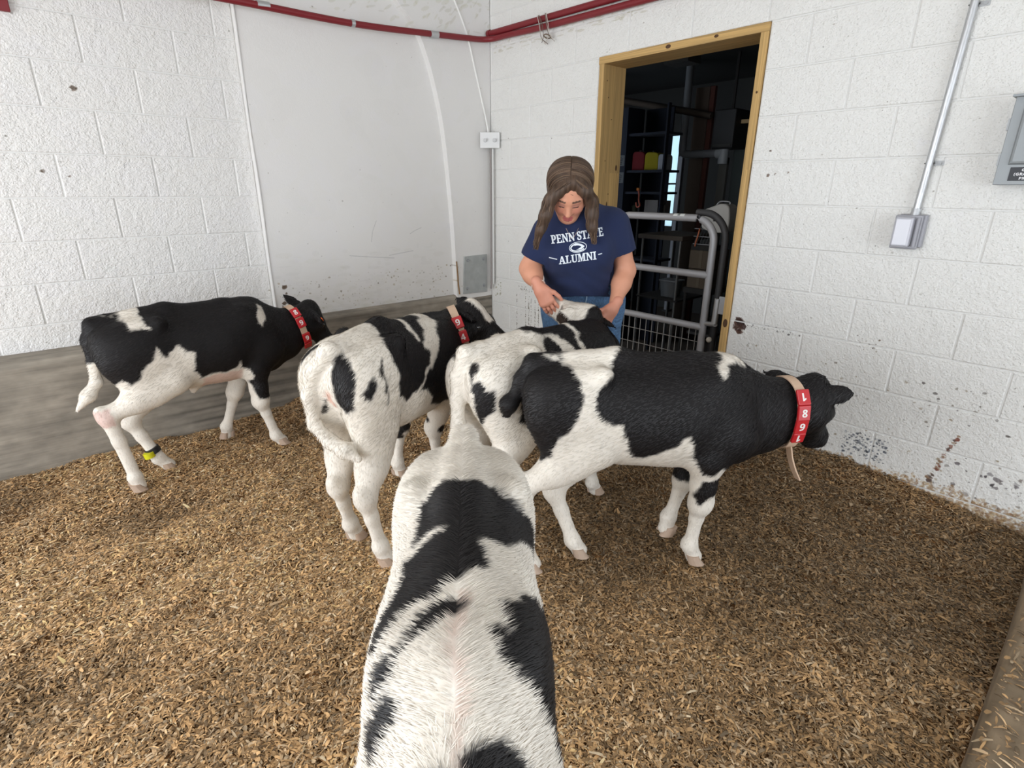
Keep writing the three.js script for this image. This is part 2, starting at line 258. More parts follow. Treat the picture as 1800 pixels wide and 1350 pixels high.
// ceiling and the two open sides that let the daylight in
struct(mesh('ceiling', box(-0.3, 6.8, CEIL, CEIL + 0.2, -0.25, 5.8), std({ color: rgb(0.62, 0.60, 0.57), roughness: 0.9 })), 'painted barn ceiling');
struct(mesh('wall_front', merge([box(4.1, 6.8, -0.3, CEIL, 5.6, 5.8), box(-0.3, 0.4, -0.3, CEIL, 5.6, 5.8), box(0.4, 4.1, 2.4, CEIL, 5.6, 5.8)]), matMortar), 'white wall with an open barn door');
struct(mesh('wall_back', merge([box(6.6, 6.8, -0.3, CEIL, 4.5, 5.8), box(6.6, 6.8, -0.3, CEIL, -0.25, 0.7), box(6.6, 6.8, 2.4, CEIL, 0.7, 4.5)]), matMortar), 'white wall with a wide opening');
// ---------------------------------------------------------------- bodies: smooth-joined tapered bones, meshed with surface nets
class Body {
  constructor() { this.n = 0; this.f = []; this.lo = [9, 9, 9]; this.hi = [-9, -9, -9]; }
  // tapered bone a-b with radii ra, rb, blend k; optionally squashed to s along the unit axis n
  bone(a, b, ra, rb = ra, k = 0.03, n = null, s = 1) {
    this.f.push([a[0], a[1], a[2], b[0] - a[0], b[1] - a[1], b[2] - a[2], ra, rb, k, n ? n[0] : 0, n ? n[1] : 0, n ? n[2] : 0, s, 1 / Math.max(1e-9, (b[0] - a[0]) ** 2 + (b[1] - a[1]) ** 2 + (b[2] - a[2]) ** 2)]);
    const r = Math.max(ra, rb) * Math.max(1, s) + 0.02;
    for (let i = 0; i < 3; i++) { this.lo[i] = Math.min(this.lo[i], a[i] - r, b[i] - r); this.hi[i] = Math.max(this.hi[i], a[i] + r, b[i] + r); }
    return this;
  }
  ball(a, r, k, n, s) { return this.bone(a, a, r, r, k, n, s); }
  chain(pts, k = 0.02, n, s) { for (let i = 0; i + 1 < pts.length; i++) this.bone(pts[i], pts[i + 1], pts[i][3], pts[i + 1][3], k, n, s); return this; }
  d(x, y, z) {
    let D = 1e9;
    for (const q of this.f) {
      let px = x - q[0], py = y - q[1], pz = z - q[2], t = (px * q[3] + py * q[4] + pz * q[5]) * q[13]; t = t < 0 ? 0 : t > 1 ? 1 : t;
      px -= t * q[3]; py -= t * q[4]; pz -= t * q[5];
      const r = q[6] + (q[7] - q[6]) * t; let e;
      if (q[12] !== 1) {
        const m = px * q[9] + py * q[10] + pz * q[11], s = q[12], g = 1 / s - 1;
        px += q[9] * m * g; py += q[10] * m * g; pz += q[11] * m * g;
        const l = Math.sqrt(px * px + py * py + pz * pz); e = (l - r) * (s < 1 ? lerp(1, s, Math.min(1, Math.abs(m) / (s * l + 1e-9))) : 1);
      } else e = Math.sqrt(px * px + py * py + pz * pz) - r;
      const k = q[8], h = k - Math.abs(D - e);
      D = Math.min(D, e); if (h > 0) D -= h * h * 0.25 / k;
    }
    return D;
  }
  grad(x, y, z, e = 0.002) { const g = [this.d(x + e, y, z) - this.d(x - e, y, z), this.d(x, y + e, z) - this.d(x, y - e, z), this.d(x, y, z + e) - this.d(x, y, z - e)], l = Math.hypot(...g) || 1; return [g[0] / l, g[1] / l, g[2] / l]; }
  // distance from p along the unit vector v to the skin (starting inside)
  reach(p, v, max = 0.4) { let t = 0.01; for (let i = 0; i < 60 && t < max; i++) { const d = this.d(p[0] + v[0] * t, p[1] + v[1] * t, p[2] + v[2] * t); if (d > -0.0006) break; t += Math.max(0.0006, -d * 0.8); } return t; }
  mesh(cell, lo = this.lo, hi = this.hi) {
    const N = [0, 1, 2].map((i) => Math.ceil((hi[i] - lo[i]) / cell / 4) * 4 + 4), [nx, ny, nz] = N, W = nx + 1, H = ny + 1, val = new Float32Array(W * H * (nz + 1)).fill(1);
    const B = 4, hb = B * cell / 2, lim = hb * 1.75 + cell * 1.5;
    for (let k = 0; k < nz; k += B) for (let j = 0; j < ny; j += B) for (let i = 0; i < nx; i += B) {
      const c = this.d(lo[0] + i * cell + hb, lo[1] + j * cell + hb, lo[2] + k * cell + hb);
      if (Math.abs(c) > lim * 1.6) { if (c < 0) for (let c2 = k; c2 <= k + B; c2++) for (let b = j; b <= j + B; b++) for (let a = i; a <= i + B; a++) { const o = (c2 * H + b) * W + a; if (val[o] === 1) val[o] = -1; } continue; }
      for (let c2 = k; c2 <= k + B; c2++) for (let b = j; b <= j + B; b++) for (let a = i; a <= i + B; a++) { const o = (c2 * H + b) * W + a; if (Math.abs(val[o]) === 1) val[o] = this.d(lo[0] + a * cell, lo[1] + b * cell, lo[2] + c2 * cell); }
    }
    const id = new Int32Array(nx * ny * nz).fill(-1), pos = [], idx = [];
    const at = (i, j, k) => val[(k * H + j) * W + i];
    for (let k = 0; k < nz; k++) for (let j = 0; j < ny; j++) for (let i = 0; i < nx; i++) {
      let mask = 0; const v = [];
      for (let c = 0; c < 8; c++) { const q = at(i + (c & 1), j + ((c >> 1) & 1), k + (c >> 2)); v.push(q); if (q < 0) mask |= 1 << c; }
      if (mask === 0 || mask === 255) continue;
      let sx = 0, sy = 0, sz = 0, n = 0;
      for (let a = 0; a < 8; a++) for (let b = 1; b < 8; b <<= 1) if (!(a & b)) { const e = a | b; if ((v[a] < 0) !== (v[e] < 0)) { const t = v[a] / (v[a] - v[e]); sx += (a & 1) + (b === 1 ? t : 0); sy += ((a >> 1) & 1) + (b === 2 ? t : 0); sz += (a >> 2) + (b === 4 ? t : 0); n++; } }
      id[(k * ny + j) * nx + i] = pos.length / 3; pos.push(lo[0] + (i + sx / n) * cell, lo[1] + (j + sy / n) * cell, lo[2] + (k + sz / n) * cell);
    }
    const I = (i, j, k) => id[(k * ny + j) * nx + i];
    const quad = (a, b, c, d, flip) => { if (a < 0 || b < 0 || c < 0 || d < 0) return; if (flip) idx.push(a, c, b, a, d, c); else idx.push(a, b, c, a, c, d); };
    for (let k = 1; k < nz; k++) for (let j = 1; j < ny; j++) for (let i = 1; i < nx; i++) {
      const s = at(i, j, k) < 0;
      if (s !== at(i + 1, j, k) < 0) quad(I(i, j - 1, k - 1), I(i, j, k - 1), I(i, j, k), I(i, j - 1, k), !s);
      if (s !== at(i, j + 1, k) < 0) quad(I(i - 1, j, k - 1), I(i - 1, j, k), I(i, j, k), I(i, j, k - 1), !s);
      if (s !== at(i, j, k + 1) < 0) quad(I(i - 1, j - 1, k), I(i, j - 1, k), I(i, j, k), I(i - 1, j, k), !s);
    }
    const nor = new Float32Array(pos.length);
    for (let i = 0; i < pos.length; i += 3) { const g = this.grad(pos[i], pos[i + 1], pos[i + 2]); nor[i] = g[0]; nor[i + 1] = g[1]; nor[i + 2] = g[2]; }
    const g = new THREE.BufferGeometry(); g.setAttribute('position', new THREE.Float32BufferAttribute(pos, 3)); g.setAttribute('normal', new THREE.BufferAttribute(nor, 3)); g.setIndex(idx); return g;
  }
}
const add = (a, b, s = 1) => [a[0] + b[0] * s, a[1] + b[1] * s, a[2] + b[2] * s], mid = (a, b, t = 0.5) => [lerp(a[0], b[0], t), lerp(a[1], b[1], t), lerp(a[2], b[2], t)];
const unit = (a) => { const l = Math.hypot(...a); return [a[0] / l, a[1] / l, a[2] / l]; }, cross = (a, b) => [a[1] * b[2] - a[2] * b[1], a[2] * b[0] - a[0] * b[2], a[0] * b[1] - a[1] * b[0]];
const dot = (a, b) => a[0] * b[0] + a[1] * b[1] + a[2] * b[2];
function inPoly(x, y, P) { let c = false; for (let i = 0, j = P.length - 1; i < P.length; j = i++) { const [xi, yi] = P[i], [xj, yj] = P[j]; if ((yi > y) !== (yj > y) && x < (xj - xi) * (y - yi) / (yj - yi) + xi) c = !c; } return c; }
// ---------------------------------------------------------------- calves
const WHITE = [0.80, 0.745, 0.66], BLACK = [0.0080, 0.0068, 0.0072], PINK = [0.74, 0.47, 0.40], DUN = [0.60, 0.48, 0.36];
const coatMat = phys({ color: 0xffffff, vertexColors: true, roughness: 0.62, specularIntensity: 0.45 });
const hairCoatMat = std({ color: 0xffffff, roughness: 0.6, side: THREE.DoubleSide });
const hoofMat = std({ color: rgb(0.50, 0.37, 0.28), roughness: 0.7 }), eyeMat = phys({ color: rgb(0.012, 0.009, 0.008), roughness: 0.08, clearcoat: 1 });
const strapMat = std({ color: rgb(0.62, 0.44, 0.31), roughness: 0.85 }), redMat = phys({ color: rgb(0.52, 0.018, 0.024), roughness: 0.35, clearcoat: 0.3 }), digitMat = std({ color: rgb(0.85, 0.83, 0.80), roughness: 0.6 });
const Z1 = [0, 0, 1], SUB = [[0, 0, 0], [0.35, 0.35, 0.35], [-0.35, -0.35, 0.35], [0.35, -0.35, -0.35], [-0.35, 0.35, -0.35]];
// plan-wrapped coat coordinates: u runs along the flank and on round the buttock, v is the height
const wrapU = (x, z) => (x >= -0.24 ? x : -0.24 - 0.17 * Math.atan2(-(x + 0.24), Math.abs(z) + 1e-6));
function makeCalf(o) {
  const root = thing('calf', o.label, 'calf'), S = o.size ?? 1;
  root.position.set(o.at[0], o.at[1] ?? 0, o.at[2]); root.rotation.y = Math.atan2(-o.heading[1], o.heading[0]);
  const b = new Body(), w = o.width ?? 1, rump = o.rump ?? 0, wi = o.withers ?? 0;
  // trunk
  b.bone([-0.20, 0.615 + rump * 0.6, 0], [0.12, 0.600, 0], 0.168, 0.178, 0.03, Z1, 0.90 * w);
  b.bone([0.12, 0.600 + wi * 0.5, 0], [0.27, 0.590 + wi * 0.5, 0], 0.178, 0.150, 0.05, Z1, 0.80 * w);
  b.bone([-0.06, 0.535, 0], [0.14, 0.535, 0], 0.135, 0.135, 0.06, Z1, 1.02 * w);
  b.bone([-0.20, 0.660 + rump, 0], [-0.315, 0.675 + rump, 0], 0.125, 0.098, 0.06, Z1, 1.0 * w);
  for (const s of [-1, 1]) {
    b.ball([-0.160, 0.757 + rump * 0.9, 0.112 * s * w], 0.028, 0.045);
    b.ball([-0.370, 0.715 + rump, 0.060 * s * w], 0.032, 0.045);
  }
  b.bone([-0.345, 0.775 + rump, 0], [-0.10, 0.792 + rump * 0.7, 0], 0.022, 0.024, 0.055);
  b.bone([-0.10, 0.785 + rump * 0.7, 0], [0.16, 0.768 + wi * 0.7, 0], 0.024, 0.024, 0.06);
  b.bone([0.16, 0.768 + wi * 0.7, 0], [0.29, 0.758 + wi, 0], 0.026, 0.034, 0.06);
  b.ball([0.315, 0.515, 0], 0.105, 0.06, Z1, 0.85);
  b.ball([0.345, 0.455, 0], 0.062, 0.05, Z1, 0.8);
  if (o.navel) b.bone(o.navel[0], o.navel[1], 0.022, 0.012, 0.04);
  // hind legs: stifle, hock, fetlock, hoof tip
  const feet = [];
  for (const [st, hk, fe, ho] of o.hind) {
    const s = Math.sign(st[2]), back = unit(add(mid(hk, st, 0.5), hk, -1));
    b.bone([-0.265, 0.655 + rump, 0.088 * s * w], [st[0], st[1] + 0.02, st[2] * 0.95], 0.115, 0.068, 0.05, Z1, 0.62);
    b.bone([-0.335, 0.655 + rump, 0.072 * s * w], mid(st, hk, 0.45), 0.074, 0.050, 0.06, Z1, 0.75);
    b.bone([-0.30, 0.60 + rump, 0.085 * s], mid(st, hk, 0.30), 0.095, 0.060, 0.05, Z1, 0.66);
    b.bone(st, mid(st, hk, 0.6), 0.068, 0.050, 0.04, Z1, 0.85);
    b.bone(mid(st, hk, 0.6), hk, 0.049, 0.036, 0.035);
    const axis = unit(add(hk, fe, -1)), heel = add(add(hk, axis, 0.028), [-0.020, 0.0, 0]);
    b.ball(heel, 0.022, 0.025); b.ball(hk, 0.0335, 0.025, Z1, 0.88); b.bone(heel, mid(st, hk, 0.62), 0.013, 0.016, 0.018);
    b.bone(add(hk, axis, -0.01), mid(hk, fe, 0.40), 0.034, 0.0270, 0.025, Z1, 0.78); b.bone(mid(hk, fe, 0.40), mid(hk, fe, 0.85), 0.0270, 0.0265, 0.015, Z1, 0.74);
    b.ball(add(fe, [-0.004, 0.004, 0]), 0.0315, 0.018, Z1, 0.92); const mh = mid(fe, ho, 0.72); b.bone(fe, mh, 0.0265, 0.0305, 0.015); feet.push([fe, ho]);
  }
  // fore legs: elbow, knee, fetlock, hoof tip
  for (const [el, kn, fe, ho] of o.fore) {
    const s = Math.sign(el[2]);
    b.bone([0.225, 0.690 + wi * 0.5, 0.082 * s * w], [0.295, 0.535, 0.098 * s * w], 0.085, 0.068, 0.06, Z1, 0.55);
    b.bone([0.295, 0.535, 0.095 * s * w], [el[0], el[1] + 0.02, el[2]], 0.070, 0.062, 0.05, Z1, 0.75);
    b.bone(el, mid(el, kn, 0.6), 0.056, 0.041, 0.04); b.bone(mid(el, kn, 0.6), kn, 0.041, 0.036, 0.03);
    b.ball(kn, 0.0395, 0.025); b.ball(add(kn, [0.008, 0.02, 0]), 0.034, 0.02);
    b.bone(kn, mid(kn, fe, 0.35), 0.033, 0.0245, 0.025, Z1, 0.85); b.bone(mid(kn, fe, 0.35), mid(kn, fe, 0.85), 0.0245, 0.0245, 0.015, Z1, 0.80);
    b.ball(add(fe, [-0.004, 0.004, 0]), 0.0305, 0.018, Z1, 0.92); const mh = mid(fe, ho, 0.72); b.bone(fe, mh, 0.0260, 0.0300, 0.015); feet.push([fe, ho]);
  }
  // neck
  const P = o.poll, hf = unit(o.face), hr = unit(cross(hf, o.up ?? [0, 1, 0])), hu = cross(hr, hf);
  const H = (f, u, r) => add(add(add(P, hf, f), hu, u), hr, r);
  const n0 = [0.255, 0.665 + wi, 0], n1 = o.neckMid ?? add(mid(n0, P, 0.55), [0, -0.035, 0]), nEnd = H(0.035, -0.055, 0);
  b.bone(n0, n1, 0.100, 0.078, 0.07, Z1, 0.78); b.bone(n1, nEnd, 0.078, 0.058, 0.06);
  const t0 = [0.315, 0.555, 0], t1 = add(n1, o.throatDrop ?? [0.0, -0.085, 0]), tEnd = H(0.075, -0.100, 0);
  b.bone(t0, t1, 0.095, 0.070, 0.07, Z1, 0.75); b.bone(t1, tEnd, 0.068, 0.044, 0.06);
  b.bone([0.26, 0.745 + wi, 0], add(n1, unit(add(P, tEnd, -1)), 0.048), 0.033, 0.026, 0.06); b.bone(add(n1, unit(add(P, tEnd, -1)), 0.048), H(0.0, -0.015, 0), 0.026, 0.030, 0.05);
  // head
  b.ball(H(0.045, -0.045, 0), 0.064, 0.03); b.ball(H(0.012, -0.004, 0), 0.030, 0.04);
  b.bone(H(0.055, -0.044, 0), H(0.205, -0.046, 0), 0.058, 0.034, 0.03);
  for (const s of [-1, 1]) {
    b.ball(H(0.105, -0.036, 0.042 * s), 0.030, 0.03); b.ball(H(0.075, -0.085, 0.028 * s), 0.044, 0.04);
    b.bone(H(0.10, -0.092, 0.022 * s), H(0.215, -0.076, 0.014 * s), 0.032, 0.024, 0.03);
    b.bone(H(0.225, -0.056, 0.017 * s), H(0.238, -0.060, 0.018 * s), 0.033, 0.030, 0.025);
  }
  b.bone(H(0.215, -0.088, 0), H(0.232, -0.088, 0), 0.023, 0.020, 0.02);
  // ears: cupped leaves
  const ears = o.ears.map(([dir, nrm], i) => {
    const s = i === 0 ? 1 : -1, base = H(0.022, -0.030, 0.050 * s), d = unit(dir), n = unit(add(nrm, d, -dot(nrm, d)));
    const es = Array.isArray(o.earSize) ? o.earSize[i] : o.earSize ?? 0.92, e = [add(base, d, -0.005), add(base, d, 0.035 * es), add(base, d, 0.078 * es), add(base, d, 0.125 * es)];
    b.bone(e[0], e[1], 0.018, 0.031, 0.015, n, 0.42); b.bone(e[1], e[2], 0.031, 0.029, 0.01, n, 0.34); b.bone(e[2], e[3], 0.029, 0.007, 0.01, n, 0.36);
    return { base, d, n, at: (t) => add(base, d, t) };
  });
  // tail
  b.chain(o.tail, 0.018);
  const cell = o.cell ?? 0.0075, g = b.mesh(cell);
  // coat colours: each patch is a piece of hide with its own outline
  const p = g.attributes.position, nn = g.attributes.normal, col = new Float32Array(p.count * 3);
  for (let i = 0; i < p.count; i++) {
    const x0 = p.getX(i), y0 = p.getY(i), z0 = p.getZ(i), c = [0, 0, 0];
    for (const [ax, ay, az] of SUB) {                               // average over the cell so that outlines run smoothly
      const x = x0 + ax * cell, y = y0 + ay * cell, z = z0 + az * cell, j1 = (noise3(x * 38, y * 38, z * 38, 3) - 0.5) * 0.013 + (noise3(x * 95, y * 95, z * 95, 5) - 0.5) * 0.007, j2 = (noise3(x * 38 + 40, y * 38, z * 38, 7) - 0.5) * 0.013 + (noise3(x * 95 + 9, y * 95, z * 95, 9) - 0.5) * 0.007;
      const q = [x - P[0], y - P[1], z - P[2]];
      const e = o.coat({ x: x + j1, y: y + j2, z: z + j1, u: wrapU(x, z) + j1, v: y + j2, side: z0 >= 0 ? 1 : -1, hx: dot(q, hf) + j1, hy: dot(q, hu) + j2, hz: dot(q, hr) + j2, phi: Math.atan2(z + j2 * 0.7, y - 0.58) });
      c[0] += e[0] / SUB.length; c[1] += e[1] / SUB.length; c[2] += e[2] / SUB.length;
    }
    const k = 0.93 + 0.14 * noise3(x0 * 18, y0 * 18, z0 * 18, 13);
    col[3 * i] = c[0] * k; col[3 * i + 1] = c[1] * k; col[3 * i + 2] = c[2] * k;
  }
  g.setAttribute('color', new THREE.BufferAttribute(col, 3));
  mesh('body', g, coatMat, root);
  // coat hair: short blades that lie along the growth of the coat
  {
    const R = mulberry(o.seed ?? 1), ix = g.index, tri = ix.count / 3, cum = new Float32Array(tri), A = V(), B = V(), C = V(), n = o.hairs ?? 36000; let sum = 0;
    for (let t = 0; t < tri; t++) { A.fromBufferAttribute(p, ix.getX(3 * t)); B.fromBufferAttribute(p, ix.getX(3 * t + 1)); C.fromBufferAttribute(p, ix.getX(3 * t + 2)); sum += B.sub(A).cross(C.sub(A)).length(); cum[t] = sum; }
    const hw = o.hairW ?? 0.0011, hg = new THREE.BufferGeometry(); hg.setAttribute('position', new THREE.Float32BufferAttribute([0, 0, -hw, 0, 0, hw, 0.6, 0.06, hw * 0.7, 0.6, 0.06, -hw * 0.7, 1, 0.05, 0], 3)); hg.setIndex([0, 1, 2, 0, 2, 3, 3, 2, 4]); hg.computeVertexNormals();
    const im = shade(new THREE.InstancedMesh(hg, hairCoatMat, n)), M = new THREE.Matrix4(), cc = new THREE.Color(), bx = V(), by = V(), bz = V();
    for (let i = 0; i < n; i++) {
      const r = R() * sum; let lo = 0, hi = tri - 1; while (lo < hi) { const m = (lo + hi) >> 1; if (cum[m] < r) lo = m + 1; else hi = m; }
      let u = R(), v = R(); if (u + v > 1) { u = 1 - u; v = 1 - v; }
      const a = ix.getX(3 * lo), b2 = ix.getX(3 * lo + 1), c2 = ix.getX(3 * lo + 2), w0 = 1 - u - v, at = (t, k) => t.array[3 * a + k] * w0 + t.array[3 * b2 + k] * u + t.array[3 * c2 + k] * v;
      const x = at(p, 0), y = at(p, 1), z = at(p, 2); by.set(at(nn, 0), at(nn, 1), at(nn, 2)).normalize();
      const leg = smooth(0.48, 0.36, y), top = smooth(0.70, 0.76, y) * (o.part ?? 0);
      bx.set(lerp(-1, -0.05, leg) + (R() - 0.5) * 0.5, lerp(-0.45, -1, leg) + (R() - 0.5) * 0.3, (R() - 0.5) * 0.5 + top * Math.sign(z) * 1.3); if (x > 0.36) bx.set(-0.6 + (R() - 0.5) * 0.5, -0.6, (R() - 0.5) * 0.5);
      bx.addScaledVector(by, -bx.dot(by)).normalize().addScaledVector(by, (o.lift ?? 0.06) * (1 + R() * 2.2)).normalize(); bz.crossVectors(bx, by).normalize(); by.crossVectors(bz, bx);
      const L = (o.hairL ?? 0.015) * (0.55 + R() * 0.8) * lerp(1, 0.5, leg), W = 0.7 + R() * 0.6;
      M.makeBasis(bx.clone().multiplyScalar(L), by.clone().multiplyScalar(L), bz.clone().multiplyScalar(W)); M.setPosition(x, y, z); im.setMatrixAt(i, M);
      const k = 0.84 + R() * 0.30, kk = at(g.attributes.color, 0) < 0.05 ? 0.7 + R() * 0.9 : 1; im.setColorAt(i, cc.setRGB(Math.min(0.9, at(g.attributes.color, 0) * k * kk), Math.min(0.88, at(g.attributes.color, 1) * k * kk), Math.min(0.84, at(g.attributes.color, 2) * k * kk)));
    }
    im.name = 'coat_hair'; im.userData.kind = 'stuff'; root.add(im);
  }
  // hooves: two claws each
  for (const [fe, ho] of feet) {
    const parts = []; let dir = [ho[0] - fe[0], 0, ho[2] - fe[2]]; dir = Math.hypot(...dir) < 0.004 ? [1, 0, 0] : unit(dir);
    const sd = cross([0, 1, 0], dir), pit = o.hoofPitch?.[feet.findIndex((f) => f[1] === ho)] ?? 0;
    for (const s of [-1, 1]) {
      const h = new THREE.CylinderGeometry(0.0185, 0.0225, 0.036, 10, 3), q = h.attributes.position;
      for (let i = 0; i < q.count; i++) { const y = q.getY(i); let X = q.getX(i) * 1.25, Zz = q.getZ(i) * 0.88; X += -(y) * 0.45; if (y < -0.017 && X > 0) X *= 1.12; q.setXYZ(i, X, y, Zz); }
      h.computeVertexNormals(); h.rotateY(-s * 0.10); h.translate(0, 0, s * 0.0195); parts.push(h);
    }
    const hg = merge(parts); hg.rotateZ(pit);
    const M = new THREE.Matrix4().makeBasis(V(...dir), V(0, 1, 0), V(...sd.map((v) => -v))); M.setPosition(ho[0] - dir[0] * 0.012, ho[1] + 0.016, ho[2] - dir[2] * 0.012); hg.applyMatrix4(M);
    mesh('hoof', hg, o.hoofMat ?? hoofMat, root);
  }
  // eyes
  for (const s of [-1, 1]) { const e = new THREE.SphereGeometry(0.0155, 14, 10); e.translate(...H(0.108, -0.034, 0.0595 * s)); mesh('eye', e, eyeMat, root); }
  // collar with number tags: a band that follows the neck
  if (o.collar) {
    const c = o.collar, A = c.at, ax = unit(c.axis), e1 = unit(add(c.top ?? [0, 1, 0], ax, -dot(c.top ?? [0, 1, 0], ax))), e2 = cross(ax, e1), n = 64, half = c.half ?? 0.017;
    const rad = (th, off) => { const v = add([e1[0] * Math.cos(th), e1[1] * Math.cos(th), e1[2] * Math.cos(th)], e2, Math.sin(th)); return [v, b.reach(add(A, ax, off), v, 0.3)]; };
    const R = []; for (let i = 0; i < n; i++) { const th = i / n * 6.2832; let r = 0; for (const f of [-half, 0, half]) r = Math.max(r, rad(th, f)[1]); R.push(Math.min(r, c.max ?? 0.13)); }
    const Rs = R.map((_, i) => { let m = 0, s = 0; for (let k = -3; k <= 3; k++) { s += R[(i + k + n) % n]; m = Math.max(m, R[(i + k + n) % n]); } return lerp(s / 7, m, 0.5) + 0.004; });
    const rAt = (th) => { const f = ((th / 6.2832) % 1 + 1) % 1 * n, i = Math.floor(f); return lerp(Rs[i % n], Rs[(i + 1) % n], f - i); };
    const drop = c.drop ?? 0, sag = (th) => drop * Math.max(0, -Math.cos(th)) ** 2;
    const pt = (th, off, out) => { const v = add([e1[0] * Math.cos(th), e1[1] * Math.cos(th), e1[2] * Math.cos(th)], e2, Math.sin(th)); return add(add(A, ax, off), v, rAt(th) + out + sag(th)); };
    const pos = [], idx = [];
    for (let i = 0; i < n; i++) { const th = i / n * 6.2832; for (const [f, out] of [[-half, 0], [-half, 0.004], [half, 0.004], [half, 0]]) pos.push(...pt(th, f, out)); }
    for (let i = 0; i < n; i++) for (let k = 0; k < 4; k++) { const a = i * 4 + k, b2 = i * 4 + (k + 1) % 4, d = ((i + 1) % n) * 4 + k, e = ((i + 1) % n) * 4 + (k + 1) % 4; idx.push(a, d, b2, b2, d, e); }
    const cg = new THREE.BufferGeometry(); cg.setAttribute('position', new THREE.Float32BufferAttribute(pos, 3)); cg.setIndex(idx); const cg2 = cg.toNonIndexed(); cg2.computeVertexNormals();
    mesh('collar', cg2, c.mat ?? strapMat, root).userData.label = 'tan webbing neck collar';
    for (const [th, txt, flip, hh] of c.tags) {
      const q = pt(th, 0, 0.010), q2 = pt(th + 0.05, 0, 0.010), q0 = pt(th - 0.05, 0, 0.010), tan = unit(add(q2, q0, -1)), out = unit(cross(ax, tan)), o2 = dot(out, add(q, A, -1)) < 0 ? out.map((v) => -v) : out;
      const M = new THREE.Matrix4().makeBasis(V(...ax), V(...cross(o2, ax)), V(...o2)); M.setPosition(...q);
      const L = hh ?? 0.027, tg = new RoundedBoxGeometry(half * 2 + 0.010, L * 2, 0.012, 2, 0.004); tg.applyMatrix4(M);
      const tm = mesh('number_tag', tg, redMat, root); tm.userData.label = 'red plastic number tag';
      if (txt) { const d = new TextGeometry(txt, { font, size: c.digit ?? 0.027, depth: 0.0012, curveSegments: 5 }); d.computeBoundingBox(); const bb = d.boundingBox; d.translate(-(bb.min.x + bb.max.x) / 2, -(bb.min.y + bb.max.y) / 2, 0.0055); if (flip) d.rotateZ(flip); d.applyMatrix4(M); mesh('digit', d, digitMat, tm); }
    }
    if (c.tailEnd) mesh('collar_end', (() => { const pts = c.tailEnd.map((q) => V(...q)), cv = new THREE.CatmullRomCurve3(pts), s = new THREE.Shape(); s.moveTo(-0.0025, -half); s.lineTo(0.0025, -half); s.lineTo(0.0025, half); s.lineTo(-0.0025, half); return new THREE.ExtrudeGeometry(s, { steps: 24, extrudePath: cv }); })(), strapMat, root).userData.label = 'loose end of the collar strap';
  }
  for (const [a, c, r, col, nm, lab] of o.bands ?? []) mesh(nm, rod(V(...a), V(...c), r, 16), std({ color: rgb(...col), roughness: 0.5 }), root).userData.label = lab;
  for (const t of o.tags ?? []) { // ear tags
    const e = ears[t.ear], q = add(add(e.at(t.t), e.n, t.off ?? 0.010), t.shift ?? [0, 0, 0]), gq = new THREE.CylinderGeometry(t.r, t.r, 0.004, 18); if (t.long) gq.scale(1, 1, t.long);
    gq.applyQuaternion(new THREE.Quaternion().setFromUnitVectors(V(0, 1, 0), V(...e.n))); gq.translate(...q);
    mesh('ear_tag', gq, std({ color: rgb(...t.color), roughness: 0.45 }), root).userData.label = t.label;
  }
  root.scale.setScalar(S);
  return { root, b, H };
}

const inAny = (x, y, ...P) => P.some((p) => inPoly(x, y, p));
const coatA = (() => {
  const rumpW = [[-0.52, 0.815], [-0.45, 0.83], [-0.208, 0.84], [-0.208, 0.798], [-0.214, 0.780], [-0.193, 0.738], [-0.235, 0.748], [-0.281, 0.743], [-0.299, 0.774], [-0.422, 0.796]];
  const shW = [[0.298, 0.771], [0.321, 0.753], [0.315, 0.714], [0.295, 0.667], [0.272, 0.690], [0.271, 0.732]];
  const low = [[-0.357, 0.526], [-0.344, 0.538], [-0.320, 0.509], [-0.277, 0.529], [-0.276, 0.566], [-0.216, 0.605], [-0.194, 0.663], [-0.179, 0.620], [-0.168, 0.602], [-0.114, 0.653], [-0.101, 0.650], [-0.080, 0.615], [-0.044, 0.600], [-0.058, 0.561], [-0.057, 0.508], [-0.024, 0.470], [0.006, 0.482], [0.083, 0.478], [0.131, 0.491], [0.145, 0.526], [0.156, 0.484], [0.186, 0.464], [0.201, 0.429], [0.197, 0.407], [0.182, 0.404], [0.197, 0.333], [0.213, 0.294], [0.236, 0.293], [0.4, 0.29], [0.45, -0.2], [-0.8, -0.2], [-0.8, 0.45], [-0.40, 0.50]];
  return (q) => {
    if (q.x < -0.392 && q.y > 0.395 && Math.abs(q.z) < 0.055) return q.y > 0.60 ? BLACK : WHITE;
    if (q.side < 0 && q.x > 0.08 && q.y < 0.40) return WHITE;
    if (inPoly(q.u, q.v, rumpW) || inPoly(q.x, q.y, shW)) return WHITE;
    if (inPoly(q.u, q.v, low)) return q.y < 0.47 && q.y > 0.40 && q.x > -0.02 && q.x < 0.16 ? [0.72, 0.55, 0.47] : q.y > 0.33 && q.y < 0.41 && q.x < -0.41 ? [0.74, 0.56, 0.50] : WHITE;
    return BLACK;
  };
})();
